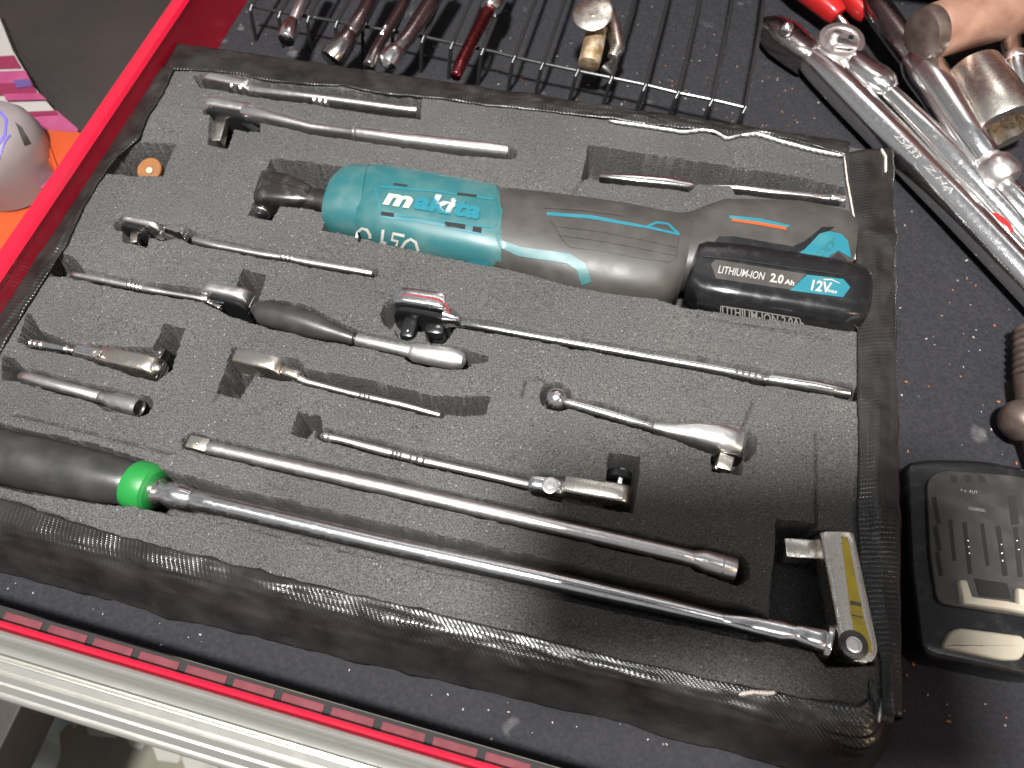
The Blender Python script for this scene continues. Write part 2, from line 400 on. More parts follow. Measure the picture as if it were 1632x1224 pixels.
# drawer liner
nx, ny = 150, 130
xs = np.linspace(XL + .4, XR - .4, nx); ys = np.linspace(YF + 1.2, YB, ny)
gx, gy = np.meshgrid(xs, ys); gz = ZL + .35 * np.sin(gx * .021 + 1) * np.sin(gy * .017) + rng.normal(0, .06, gx.shape)
gz = gz + 3.5 * np.exp(-(gy - YF - 1) / 4.0)
gy = gy + skew(gx) * (YB - gy) / (YB - YF)
V = np.stack([gx, gy, gz], -1).reshape(-1, 3)
I = np.arange(nx * ny).reshape(ny, nx)
F = np.stack([I[:-1, :-1], I[:-1, 1:], I[1:, 1:], I[1:, :-1]], -1).reshape(-1, 4).tolist()
liner = link_mesh('drawer_liner', V, F, M['liner'], None, kind='structure', sharp=0)
liner['label'] = 'dusty charcoal foam liner covering the drawer floor'

# ------------------------------------------------------------------ foam tray with cut pockets
TX0, TX1, TY0, TY1 = -332.5, 149.0, 31.0, 379.0
POCK = []   # (kind, data, depth)
def pk_path(st, depth, pad=1.2, z=0):
    """capsule chain from px stations (x, y, width_px)"""
    P = []
    for s in st:
        p = at(s[0], s[1], z); P.append((p.x - .2, p.y + .9, s[2] * mmpx(s[0], s[1]) / 2 + pad + .5))
    POCK.append(('path', P, depth))
def pk_poly(pts, depth):
    POCK.append(('poly', [tuple(at(x, y, 0))[:2] for x, y in pts], depth))
def sdf_path(X, Y, P):
    d = np.full(X.shape, 1e9)
    for (ax, ay, ar), (bx, by, br) in zip(P[:-1], P[1:]):
        vx, vy = bx - ax, by - ay; L2 = vx * vx + vy * vy + 1e-9
        t = np.clip(((X - ax) * vx + (Y - ay) * vy) / L2, 0, 1)
        d = np.minimum(d, np.hypot(X - ax - t * vx, Y - ay - t * vy) - (ar + t * (br - ar)))
    return d
def sdf_poly(X, Y, P):
    d = np.full(X.shape, 1e9); inside = np.zeros(X.shape, bool); n = len(P)
    for i in range(n):
        ax, ay = P[i]; bx, by = P[(i + 1) % n]; vx, vy = bx - ax, by - ay; L2 = vx * vx + vy * vy + 1e-9
        t = np.clip(((X - ax) * vx + (Y - ay) * vy) / L2, 0, 1)
        d = np.minimum(d, np.hypot(X - ax - t * vx, Y - ay - t * vy))
        c = ((ay > Y) != (by > Y)) & (X < (bx - ax) * (Y - ay) / ((by - ay) if abs(by - ay) > 1e-9 else 1e-9) + ax)
        inside ^= c
    return np.where(inside, -d, d)
# --- tool centre lines in photo pixels (x, y, width px); also used to cut the pockets
A_ = [(328, 129, 15), (345, 131, 20), (372, 137, 22), (400, 146, 17), (500, 158, 13), (640, 177, 14), (666, 180, 13)]
B_ = [(334, 178, 15), (350, 175, 22), (390, 180, 24), (440, 192, 18), (500, 208, 14), (560, 216, 13), (568, 217, 17), (650, 228, 21), (740, 238, 21), (812, 245, 18)]
F_ = [(282, 369, 18), (310, 383, 15), (345, 392, 11), (420, 406, 11), (455, 411, 11), (500, 420, 13), (560, 430, 12), (594, 436, 10)]
G_ = [(114, 437, 9), (122, 439, 11), (150, 444, 13), (205, 455, 12), (216, 458, 10), (228, 460, 12), (245, 463, 12), (262, 466, 9), (310, 474, 9), (332, 478, 11)]
HB = [(404, 503, 26), (412, 499, 38), (432, 501, 45), (470, 510, 46), (500, 520, 42), (525, 528, 33), (545, 534, 25), (567, 541, 21)]
HC = [(568, 541, 19), (640, 557, 19), (655, 560, 22), (662, 562, 32), (715, 571, 35), (735, 574, 30)]
I_ = [(722, 511, 13), (735, 515, 12), (800, 527, 12), (1000, 563, 15), (1150, 590, 18), (1210, 602, 20), (1220, 604, 18), (1290, 614, 22), (1356, 627, 22)]
J_ = [(50, 547, 14), (62, 549, 16), (78, 552, 13), (100, 556, 11), (122, 560, 11)]
K_ = [(30, 599, 8), (34, 600, 14), (45, 602, 19), (160, 633, 20), (170, 637, 26), (178, 640, 31), (221, 649, 31)]
L_ = [(478, 604, 15), (490, 609, 11), (560, 627, 10), (640, 645, 11), (702, 662, 9)]
M_ = [(512, 694, 11), (520, 696, 15), (528, 698, 13), (545, 701, 12), (600, 716, 15), (640, 726, 13), (680, 736, 15), (700, 740, 13), (780, 758, 14), (845, 773, 15)]
N_ = [(902, 640, 15), (912, 643, 17), (1000, 668, 17), (1040, 680, 15), (1075, 688, 22), (1110, 694, 38), (1150, 703, 50), (1178, 710, 50)]
O_ = [(303, 706, 20), (332, 713, 21), (345, 716, 22), (700, 797, 24), (900, 843, 26), (1085, 885, 26), (1105, 890, 27), (1118, 893, 33), (1171, 909, 37)]
P_ = [(-70, 708, 84), (0, 727, 86), (60, 740, 87), (120, 752, 84), (170, 763, 78), (205, 770, 70), (222, 773, 62)]
Q_ = [(240, 781, 40), (252, 783, 40), (262, 785, 34), (285, 790, 43), (310, 796, 36), (340, 803, 31), (600, 864, 31), (860, 921, 31), (1060, 966, 28), (1150, 987, 24), (1205, 1000, 20)]

pk_poly([(308, 121), (330, 116), (400, 128), (670, 156), (670, 190), (640, 186), (500, 166), (395, 152), (318, 138)], 27)
pk_path(B_, 16, .6)
pk_poly([(336, 172), (412, 188), (414, 210), (372, 205), (362, 236), (333, 230)], 27)
pk_poly([(222, 226), (278, 230), (258, 279), (212, 280), (168, 275), (190, 245)], 27)
pk_poly([(940, 233), (1172, 266), (1280, 284), (1346, 298), (1346, 330), (1280, 320), (1172, 308), (1168, 297), (1112, 290), (1098, 305), (1060, 300), (965, 292), (928, 284)], 27)
pk_path(F_, 14, .5); pk_path([(196, 358, 22), (262, 372, 26), (285, 370, 18)], 20, .6)
pk_poly([(197, 365), (238, 372), (234, 393), (196, 384)], 27)
pk_path([(85, 425, 22), (114, 437, 12)], 14, .6); pk_poly([(80, 440), (98, 404), (116, 410), (130, 431), (200, 447), (330, 462), (330, 480), (112, 441)], 22)
pk_path(G_, 14, .6)
pk_poly([(388, 430), (422, 438), (404, 500), (330, 478), (340, 457), (375, 462)], 27)
pk_poly([(326, 482), (360, 470), (404, 484), (404, 515), (360, 500)], 27)
pk_path(HB, 24, .6); pk_path(HC, 22, .6); pk_path([(735, 572, 22), (774, 574, 6)], 16, .2)
pk_path([(640, 500, 62), (708, 512, 40), (725, 512, 14)], 22, .2); pk_path([(648, 528, 30), (656, 500, 30)], 18, .5); pk_path([(705, 515, 34), (697, 532, 34)], 18, .5)
pk_path(I_, 15, .6)
pk_path(J_, 14, .7); pk_poly([(30, 545), (45, 500), (62, 527), (110, 548), (245, 555), (262, 516), (294, 525), (272, 590), (248, 606), (172, 584), (120, 566), (52, 552)], 27)
pk_path(K_, 18, .5); pk_poly([(4, 566), (22, 572), (36, 590), (34, 606), (2, 604)], 27)
pk_poly([(372, 555), (395, 565), (382, 600), (403, 600), (381, 633), (346, 625)], 27)
pk_path([(380, 578, 30), (462, 592, 34)], 19, .4); pk_path(L_, 16, .4)
pk_poly([(462, 583), (488, 588), (585, 606), (692, 632), (779, 635), (772, 658), (734, 662), (715, 660), (690, 652), (600, 632), (500, 608), (470, 602)], 27)
pk_path(M_, 14, .8); pk_poly([(477, 657), (492, 664), (508, 663), (514, 690), (500, 684), (489, 698), (465, 690)], 27)
pk_path([(862, 775, 34), (990, 797, 36)], 18, .6); pk_poly([(972, 722), (1020, 730), (1008, 817), (962, 806)], 27)
pk_path([(886, 634, 42), (890, 636, 36)], 20, .8); pk_path(N_, 20, .5); pk_poly([(1136, 690), (1188, 684), (1180, 756), (1160, 752), (1136, 750)], 27)
pk_path(O_, 15, .6); pk_path([(1118, 893, 33), (1171, 909, 37)], 17, 1.0)
pk_path(P_, 30, .8); pk_path(Q_, 22, 3.4)
pk_poly([(1238, 826), (1298, 834), (1302, 845), (1352, 848), (1395, 1060), (1318, 1062), (1300, 1040), (1205, 1015), (1225, 990)], 27)
# power ratchet
pk_poly([(432, 252), (563, 268), (600, 271), (796, 304), (930, 325), (1060, 347), (1118, 340), (1146, 333), (1262, 340), (1365, 358), (1420, 420), (1380, 530), (1262, 512), (1090, 490), (1008, 463), (921, 449), (745, 416), (598, 383), (514, 366), (526, 340), (490, 332), (446, 328), (432, 350), (398, 342), (412, 300)], 29)

hx = 0.72
xs = np.arange(TX0, TX1 + hx, hx); ys = np.arange(TY0, TY1 + hx, hx)
gx, gy = np.meshgrid(xs, ys)
def smooth_noise(shape, k, amp):
    a = rng.normal(0, 1, (shape[0] // k + 3, shape[1] // k + 3))
    yy = np.linspace(0, a.shape[0] - 1.01, shape[0]); xx = np.linspace(0, a.shape[1] - 1.01, shape[1])
    y0 = yy.astype(int); x0 = xx.astype(int); fy = (yy - y0)[:, None]; fx = (xx - x0)[None]
    fy = fy * fy * (3 - 2 * fy); fx = fx * fx * (3 - 2 * fx)
    return amp * ((a[y0][:, x0] * (1 - fx) + a[y0][:, x0 + 1] * fx) * (1 - fy) + (a[y0 + 1][:, x0] * (1 - fx) + a[y0 + 1][:, x0 + 1] * fx) * fy)
edge = smooth_noise(gx.shape, 4, .13) + smooth_noise(gx.shape, 14, .30)
top = smooth_noise(gx.shape, 2, .13) + smooth_noise(gx.shape, 40, .45)
pocket = np.zeros(gx.shape)
for kind, P, dep in POCK:
    a = np.array([p[:2] for p in P]); r = 16
    m = (gx > a[:, 0].min() - r) & (gx < a[:, 0].max() + r) & (gy > a[:, 1].min() - r) & (gy < a[:, 1].max() + r)
    X = gx[m]; Y = gy[m]
    d = (sdf_path if kind == 'path' else sdf_poly)(X, Y, P) + edge[m]
    t = np.clip((-d + .35) / 1.5, 0, 1); t = t * t * (3 - 2 * t)
    lip = -.3 * np.exp(-np.clip(d, 0, 9) / 1.2)          # the cut edge sinks a little
    pocket[m] = np.minimum(pocket[m], np.minimum(-dep * t, lip * (1 - t)))
# knife slits
SL = [[(276, 165), (330, 174)], [(598, 462), (625, 471)], [(838, 604), (832, 632)], [(838, 604), (866, 603)], [(866, 603), (874, 620)], [(1200, 640), (1180, 690)], [(170, 352), (200, 350)],
      [(20, 660), (75, 672)], [(75, 672), (270, 722)], [(1130, 505), (1360, 548)], [(1300, 690), (1302, 850)], [(900, 322), (930, 285)], [(350, 625), (338, 640)], [(0, 792), (138, 838)], [(255, 872), (365, 900)], [(500, 937), (865, 1028)], [(1168, 256), (1176, 268)], [(1305, 372), (1290, 340)], [(200, 905), (255, 872)]]
for a, b in SL:
    a = at(*a); b = at(*b)
    X, Y = gx, gy; vx, vy = b.x - a.x, b.y - a.y; t = np.clip(((X - a.x) * vx + (Y - a.y) * vy) / (vx * vx + vy * vy), 0, 1)
    d = np.hypot(X - a.x - t * vx, Y - a.y - t * vy)
    pocket = np.minimum(pocket, -2.0 * np.exp(-(d / .55) ** 2))
gz = top * (pocket > -4) + pocket + smooth_noise(gx.shape, 2, .25) * (pocket < -4)
ed = np.minimum(np.minimum(gx - TX0, TX1 - gx), np.minimum(gy - TY0, TY1 - gy))
dist = gy - TY0
q_ = (gx > TX1 - 16) & (gy < TY0 + 16); dist = np.where(q_, 16 - np.hypot(gx - (TX1 - 16), TY0 + 16 - gy), dist)
gz = gz - 4 * np.exp(-ed / 2.0) - 26 * np.exp(-np.maximum(dist, 0) / 5.8)
cr = 16.0; cu_ = (gx - (TX1 - cr)) / cr; cv_ = ((TY0 + cr) - gy) / cr; mm_ = (cu_ > 0) & (cv_ > 0)
gx2 = np.where(mm_, TX1 - cr + cr * cu_ * np.sqrt(np.clip(1 - cv_ ** 2 / 2, 0, 1)), gx); gy = np.where(mm_, TY0 + cr - cr * cv_ * np.sqrt(np.clip(1 - cu_ ** 2 / 2, 0, 1)), gy); gx = gx2
ny, nx = gx.shape
V = np.stack([gx, gy, gz], -1).reshape(-1, 3)
I = np.arange(nx * ny).reshape(ny, nx)
F = np.stack([I[:-1, :-1], I[:-1, 1:], I[1:, 1:], I[1:, :-1]], -1).reshape(-1, 4).tolist()
# side skirt down to the liner
loop = list(I[0, :]) + list(I[1:, -1]) + list(I[-1, -2::-1]) + list(I[-2:0:-1, 0])
nb = len(V); V = np.vstack([V, V[loop] * [1, 1, 0] + [0, 0, ZL + .4]])
n = len(loop)
F += [[int(loop[(k + 1) % n]), int(loop[k]), nb + k, nb + (k + 1) % n] for k in range(n)]
tray = thing('foam_tray', 'charcoal foam tool tray with hand cut pockets and black tape round its rim', 'foam tray', (-90, 205, ZL))
link_mesh('foam_slab', V, F, M['foam'], tray, sharp=50)

# ------------------------------------------------------------------ tape round the rim
def densify(pts, step=3.0):
    out = []
    for a, b in zip(pts[:-1], pts[1:]):
        a = Vector(a); b = Vector(b); n = max(1, int((b - a).length / step))
        out += [a.lerp(b, i / n) for i in range(n)]
    out.append(Vector(pts[-1])); return out
def resample(pts, n):
    P = [Vector(p) for p in pts]; L = [0]
    for a, b in zip(P[:-1], P[1:]): L.append(L[-1] + (b - a).length)
    out = []
    for i in range(n):
        t = L[-1] * i / (n - 1); k = 0
        while k < len(L) - 2 and L[k + 1] < t: k += 1
        f = (t - L[k]) / max(1e-9, L[k + 1] - L[k]); out.append(P[k].lerp(P[k + 1], min(1, f)))
    return out
def tape_strip(name, rails, step=2.0, wav=.35, jag=.35, seed=1, label=None, big=0, bk=14):
    """rails: list of polylines (world mm) from the inner edge to the outer/lower edge"""
    rg = np.random.default_rng(seed)
    L = sum((Vector(b) - Vector(a)).length for a, b in zip(rails[0][:-1], rails[0][1:]))
    n = int(L / step); rr = [resample(r, n) for r in rails]
    m_sub = 7; rows = []
    for j in range(len(rr) - 1):
        for s in range(m_sub if j < len(rr) - 2 else m_sub + 1):
            rows.append([rr[j][i].lerp(rr[j + 1][i], s / m_sub) for i in range(n)])
    nv = len(rows)
    A = smooth_noise((nv, n), 3, wav) + smooth_noise((nv, n), 9, wav * 1.6)
    if big:
        B_g = smooth_noise((nv, n), bk, big); B_g = np.maximum(B_g, 0) + np.abs(smooth_noise((nv, n), 6, big * .22)); B_g[0] = 0
        A = np.abs(A) + B_g * np.minimum(1, np.arange(nv) / 6)[:, None]
    J = smooth_noise((2, n), 2, jag) + smooth_noise((2, n), 6, jag * 1.5)
    V = []; UV = []; acc = 0
    for j in range(nv):
        for i in range(n):
            p = rows[j][i].copy()
            inn = 1 if j else .12
            t = (rows[j][min(i + 1, n - 1)] - rows[j][max(i - 1, 0)]).normalized()
            w = (rows[min(j + 1, nv - 1)][i] - rows[max(j - 1, 0)][i]).normalized()
            nn = w.cross(t).normalized()
            if nn.z < 0 or abs(nn.z) < .05 and nn.y > 0: nn = -nn
            p += nn * (abs(A[j, i]) * inn)
            if j == 0: p += w * J[0, i]
            if j == nv - 1: p += w * J[1, i] * .8
            V.append(p)
            UV.append((i * step, j * (rows[0][i] - rows[-1][i]).length / nv))
    F = [[j * n + i, (j + 1) * n + i, (j + 1) * n + i + 1, j * n + i + 1] for j in range(nv - 1) for i in range(n - 1)]
    # underside skin for a real thickness
    o = link_mesh(name, V, F, M['tape'], tray, uv=UV, sharp=0, label=label)
    md = o.modifiers.new('thickness', 'SOLIDIFY'); md.thickness = .3 * MM; md.offset = 0
    return o
def rail(pts, z): return [tuple(at(x, y, 0))[:2] + (z,) for x, y in pts]
# front strip: narrow on top, rolled over the edge and down to the liner
fr_in = [(-334, 53.5, .1), (-276, 52.6, .1), (-227, 49.3, 0), (-152, 47.8, -.2), (-110, 47.4, -.2), (-2, 47.0, -.3), (35, 46.8, -.3), (79, 47.4, -.2), (118, 48.5, 0), (133, 50, .2), (137, 54, .3), (138, 62, .4)]
def off(y, z, wob=0):
    """outer rails of the front strip, bending round the rounded front right corner"""
    rr = 47 - y
    return [(p[0], y + wob * math.sin(p[0] * .03 + p[0] * p[0] * .0001), z) for p in fr_in[:-3]] + [(133 + rr * math.cos(math.radians(d)), 47 + rr * math.sin(math.radians(d)), z) for d in (-88, -66, -44, -22, 0)] + [(133 + rr, 62, z)]
tape_strip('tape_strip', [fr_in, off(43, -.8), off(39, -2.6), off(35, -6.4, .2), off(31, -12.5, .5), off(27, -21.5, .8), off(23, ZL + 1.2, 1.2)], seed=3, wav=.10, big=1.3, bk=16, label='front strip of black cloth tape with shiny creases')
# right strip on top and down its side
rt_in = rail([(1345, 246), (1349, 300), (1360, 360), (1362, 420), (1364, 520), (1366, 640), (1366, 740), (1364, 830), (1372, 930), (1392, 1010), (1402, 1060), (1406, 1140)], .9)
rt_out = [(149.5, p[1] + 1, .2) for p in rt_in]; rt_out[0] = (148, 378.5, .3)
rt_d = [(151.2, p[1], -4) for p in rt_out]; rt_e = [(152.5, p[1], -20) for p in rt_out]; rt_f = [(153.5, p[1], ZL + 1) for p in rt_out]
mid = [tuple((np.array(a) + np.array(b)) / 2 + [0, 0, 1.1]) for a, b in zip(rt_in, rt_out)]
tape_strip('tape_strip', [rt_in, mid, rt_out, rt_d, rt_e, rt_f], seed=5, wav=.12, big=.9, bk=9, jag=.15, label='right strip of black cloth tape with a long crease')
# back strip
bk_in = rail([(262, 112), (330, 116), (372, 120), (430, 131), (480, 137), (545, 139), (620, 153), (672, 157), (760, 169), (900, 184), (985, 194), (1060, 204), (1110, 209), (1160, 222), (1200, 214), (1260, 226), (1350, 250)], 1.3)
bk_o = [(p[0] + 1.5, 379.5, .4) for p in bk_in]; bk_o[0] = (-332, 378, .4)
bk_d = [(p[0], 381.2, -5) for p in bk_o]; bk_e = [(p[0], 382.5, ZL + 1) for p in bk_o]
tape_strip('tape_strip', [bk_in, [tuple((np.array(a) + np.array(b)) / 2 + [0, 0, .6]) for a, b in zip(bk_in, bk_o)], bk_o, bk_d, bk_e], seed=7, wav=.3, jag=.2, label='back strip of brownish black cloth tape')
# left strip, pressed into the cut-outs along the drawer wall
lf_in = rail([(278, 112), (262, 150), (236, 190), (224, 224), (190, 252), (160, 290), (130, 345), (105, 398), (84, 430), (40, 500), (5, 560), (-30, 620), (-90, 730), (-160, 860)], 1.2)
lf_o = [(-333.2, p[1], .6) for p in lf_in]
tape_strip('tape_strip', [lf_in, [tuple((np.array(a) + np.array(b)) / 2 + [0, 0, .6]) for a, b in zip(lf_in, lf_o)], lf_o, [(-333.6, p[1], -5) for p in lf_o]], seed=9, wav=.3, jag=.2, label='left strip of brownish black cloth tape beside the red drawer wall')
# torn pale edge of the back strip and curled silver backing
def ribbon(pts, w, mat_, name, seed=1, z=1.8, label=None):
    rg = np.random.default_rng(seed); P = resample([at(x, y, z) for x, y in pts], 60); V = []
    for i, p in enumerate(P):
        t = (P[min(i + 1, 59)] - P[max(0, i - 1)]).normalized(); s = Vector((-t.y, t.x, 0))
        ww = w * (.35 + .65 * abs(math.sin(i * .9 + seed)) * rg.uniform(.5, 1.1)) * min(1, i / 4, (59 - i) / 4 + .05)
        V += [p + s * ww + Vector((0, 0, .4)), p + Vector((0, 0, .9 + rg.uniform(0, .5))), p - s * ww - Vector((0, 0, .8))]
    F = [[3 * i + k, 3 * i + 3 + k, 3 * i + 4 + k, 3 * i + 1 + k] for i in range(59) for k in (0, 1)]
    o = link_mesh(name, V, F, mat_, tray, sharp=0, label=label)
    md = o.modifiers.new('thickness', 'SOLIDIFY'); md.thickness = .25 * MM
ribbon([(970, 193), (1040, 203), (1090, 211), (1118, 207), (1140, 210), (1158, 221), (1180, 216)], 1.0, M['silver_tape'], 'torn_tape_edge', 2)
ribbon([(1180, 216), (1205, 213), (1240, 224), (1290, 238), (1345, 249)], 1.3, M['silver_tape'], 'torn_tape_edge', 4)
ribbon([(1345, 249), (1350, 290), (1361, 350), (1362, 415)], .45, M['tape_edge'], 'torn_tape_edge', 5)
ribbon([(1404, 238), (1411, 250), (1411, 276)], .9, M['tape_edge'], 'torn_tape_edge', 6)
ribbon([(236, 117), (262, 85), (271, 72)], .7, M['tape_edge'], 'torn_tape_edge', 7)
ribbon([(1176, 1107), (1200, 1103), (1222, 1105), (1236, 1104)], 1.3, M['tape_edge'], 'torn_tape_edge', 8, z=1.2)
ribbon([(1404, 1094), (1403, 1120), (1399, 1152)], 1.0, M['silver_tape'], 'torn_tape_edge', 9, z=-2)
DZ = -1.6
# ------------------------------------------------------------------ hand tools in the foam
BLK = M['black_steel']; CH = M['chrome']; ST = M['satin']; WO = M['worn']; HO = M['hole']
def tool(name, label, cat, px, z=-20, group=None):
    p = at(px[0], px[1], 0); return thing(name, label, cat, (p.x, p.y, z), group)
def rings(parent, pts, w, z, m, h=None):
    z += DZ
    for x, y in pts:
        a = at(x - 2.2, y - .5, z); b = at(x + 2.2, y + .5, z); r = w * mmpx(x, y, z) / 2
        link_mesh('ring', *tube_geo([(a, r, r), (a.lerp(b, .5), r + .35, r + .35), (b, r, r)], 16, 2, 0), m, parent)
def square_hole(parent, px0, px1, w, h, z, m=HO): link_mesh('socket_opening', *stub_geo(px0, px1, w, h, z, 0), m, parent, smooth=False)

G0 = 'ratchets set in the foam tray'
# a: thin ratchet at the back
t = tool('ratchet', 'slim chrome ratchet in the rearmost slot, just under the back tape', 'ratchet', (500, 160), group=G0)
link_mesh('handle', *pxtube([(*s, 9, -3.6) for s in A_[3:]], n=20, power=2.6), ST, t)
link_mesh('head', *head_geo((330, 131), (404, 147), 20, 17, -6), ST, t)
rings(t, [(503, 160), (512, 161.5), (521, 163)], 15, -3, ST); rings(t, [(374, 139), (388, 142)], 21, -3, CH)
# b: ratchet with a waved handle
t = tool('ratchet', 'wavy chrome ratchet in the second row from the back, drive pointing forward', 'ratchet', (600, 222), group=G0)
link_mesh('handle', *pxtube([(*s[:2], s[2], 11, -2.5) for s in B_[2:6]] + [(568, 217, 17, 13, -2.2)], n=22, power=2.8), ST, t)
link_mesh('grip', *pxtube([(566, 217, 16, 13, -2.2), (575, 218, 20, 14, -2), (650, 228, 22, 14, -2), (740, 238, 22, 14, -2), (812, 246, 20, 13, -2)], n=24, power=2.6, soft=1), ST, t)
link_mesh('head', *head_geo((330, 176), (412, 190), 22, 22, -8), ST, t)
link_mesh('head_plate', *head_geo((333, 190), (404, 204), 9, 21, -9), BLK, t)
link_mesh('selector_lever', *stub_geo((388, 196), (412, 211), 10, 3.5, -6), BLK, t)
link_mesh('square_drive', *stub_geo((356, 190), (345, 230), 19, 7, -7, .7), M['worn'], t)
# c: orange screwdriver butt
a = at(240, 285, -12); b = at(238, 270, -5.0)
t = tool('screwdriver', 'orange screwdriver butt peeking out of the pocket at the left edge', 'screwdriver', (237, 268))
link_mesh('handle', *lathe_axis([(-24, 6), (-8, 6.6), (-1.4, 8.0), (0, 8.0), (.5, 7.6)], b, (0, -.28, .96), 28), M['orange_disc'], t)
link_mesh('end_cap', *lathe_axis([(.7, 2.2), (1.4, 2.0), (1.6, 1.0)], b + Vector((1.2, -1.2, 0)), (0, -.28, .96), 16), M['cream'], t)
# e: ratchet mostly sunk under the foam at the right
t = tool('ratchet', 'chrome ratchet half swallowed by its wide pocket at the back right of the tray', 'ratchet', (1150, 290), group=G0)
link_mesh('head', *pxtube([(955, 289, 12, 13, -9), (1000, 293, 18, 14, -8), (1060, 298, 22, 14, -7.5), (1096, 302, 20, 13, -8), (1112, 304, 12, 10, -9)], n=20, power=4), CH, t)
link_mesh('handle', *pxtube([(1105, 303, 12, 9, -9), (1172, 305, 13, 10, -7), (1230, 312, 14, 10, -4.5), (1320, 321, 15, 10, -3.2)], n=20, power=2.4), CH, t)
link_mesh('handle_end', *pxtube([(1318, 321, 17, 11, -3), (1344, 324, 17, 11, -3)], n=20, power=2.6, soft=1), CH, t)
# f: small flex ratchet, left of the power tool
t = tool('flex_ratchet', 'small flex head ratchet with dark chrome head, just below the teal power ratchet nose', 'ratchet', (400, 400), group=G0)
link_mesh('head', *head_geo((197, 351), (263, 366), 25, 16, -7, power=4), M['satin'], t)
link_mesh('head_plate', *head_geo((199, 368), (240, 378), 8, 15, -8), BLK, t)
link_mesh('square_drive', *stub_geo((217, 372), (215, 390), 12, 5, -8), M['worn'], t)
link_mesh('hinge', *head_geo((266, 366), (298, 375), 15, 11, -5, power=3), CH, t)
link_mesh('hinge_pin', *lathe_axis([(0, 2.3), (.8, 2.1), (1.0, .8)], at(283, 367, .3 + DZ), (0, 0, 1), 16), CH, t)
link_mesh('handle', *pxtube([(*s, None, -2.6) for s in F_[1:]], n=18, power=2.2), ST, t)
rings(t, [(452, 410), (459, 411.5), (466, 413)], 13, -2.4, CH)
# g: ratchet with rounded head
t = tool('ratchet', 'little chrome ratchet whose rounded head touches the fat black grip', 'ratchet', (220, 460), group=G0)
link_mesh('handle', *pxtube([(*s, None, -2.4) for s in G_], n=18), ST, t)
rings(t, [(208, 455), (214, 456.5), (220, 458), (226, 459)], 13, -2.2, CH)
link_mesh('head', *head_geo((328, 468), (404, 484), 25, 22, -8, power=4), ST, t)
link_mesh('head_plate', *head_geo((334, 482), (400, 500), 9, 20, -9), BLK, t)
link_mesh('selector_lever', *stub_geo((332, 480), (352, 491), 7, 3, -5), CH, t)
# h: stubby handle
t = tool('stubby_ratchet', 'stubby tool with fat black rubber grip and brushed bullet shaped steel end', 'ratchet', (570, 540), group=G0)
link_mesh('grip', *pxtube([(*s, None, -5.5) for s in HB], n=28, soft=1.2), M['rubber'], t)
link_mesh('shaft', *pxtube([(*s, None, -4) for s in HC[:3]], n=22), M['brushed'], t)
link_mesh('end_cap', *pxtube([(654, 560, 22, None, -4), (661, 562, 31, None, -4), (715, 571, 35, None, -4), (728, 573.5, 32, None, -4), (738, 575.5, 24, None, -4), (742, 576, 10, None, -4)], n=26, soft=.2), M['brushed'], t)
link_mesh('collar', *pxtube([(564, 540, 21, None, -4.2), (569, 541, 21, None, -4.2)], n=22), BLK, t)
# i: long handled ratchet
t = tool('ratchet', 'long slender chrome ratchet running to the right tape, black faced head below the teal tool', 'ratchet', (1000, 560), group=G0)
link_mesh('head', *head_geo((628, 485), (724, 499), 34, 27, -10.5, power=6), CH, t)
link_mesh('head_plate', *head_geo((631, 508), (720, 524), 12, 26, -12), M['gloss_black'], t)
link_mesh('square_drive', *stub_geo((657, 510), (648, 542), 24, 8, -8, 2.2), BLK, t)
link_mesh('detent_ball', *ball_geo(at(650, 528, -3.6 + DZ), 1.3), CH, t)
link_mesh('selector_lever', *stub_geo((697, 512), (692, 540), 34, 12, -13, 3), M['gloss_black'], t)
link_mesh('red_reflection', *tube_geo([(at(x, y, 3.4 + DZ - abs(i - 3) * .3), .32, .32) for i, (x, y) in enumerate([(640, 472), (652, 470), (670, 472), (690, 475), (705, 480), (714, 492), (716, 500)])], 10), M['red_plastic'], t)  # thin red tube stands in for a red reflection on the head
link_mesh('neck', *pxtube([(712, 508, 26, 14, -5), (722, 511, 15, 10, -4), (734, 514, 11, 9, -3.5)], n=18), CH, t)
link_mesh('handle', *pxtube([(*s, None, -2.4) for s in I_[1:7]], n=22), CH, t)
link_mesh('handle_end', *pxtube([(*s, None, -2.2) for s in I_[6:]], n=22, soft=1.2), CH, t)
rings(t, [(1172, 594.5), (1182, 596.5), (1192, 598.5), (1202, 600.5), (1212, 602)], 20, -2.3, CH)
# j: tiny flex ratchet at the far left
t = tool('flex_ratchet', 'tiny worn flex ratchet at the left edge with gold tinted head', 'ratchet', (150, 565), group=G0)
link_mesh('handle', *pxtube([(*s, None, -2.2) for s in J_], n=18), CH, t)
rings(t, [(52, 547.5), (60, 549), (68, 550.5), (108, 557), (120, 560)], 15, -2.2, CH)
link_mesh('hinge', *head_geo((122, 560), (172, 571), 24, 12, -3.5, power=2.4), CH, t)
link_mesh('hinge_pin', *lathe_axis([(0, 2.6), (.7, 2.3), (.8, 1.2), (.2, 1)], at(152, 563, 2.2 + DZ), (0, 0, 1), 18), WO, t)
link_mesh('head', *head_geo((170, 573), (258, 592), 32, 18, -7.5, power=5, round0=False), WO, t)
link_mesh('square_drive', *stub_geo((250, 578), (262, 558), 16, 7, -8, .8), M['gun_metal'], t)
link_mesh('detent_ball', *ball_geo(at(255, 562, -4.5 + DZ), .9), CH, t)
link_mesh('head_cap', *ball_geo(at(251, 588, -3 + DZ), 3.0), ST, t)
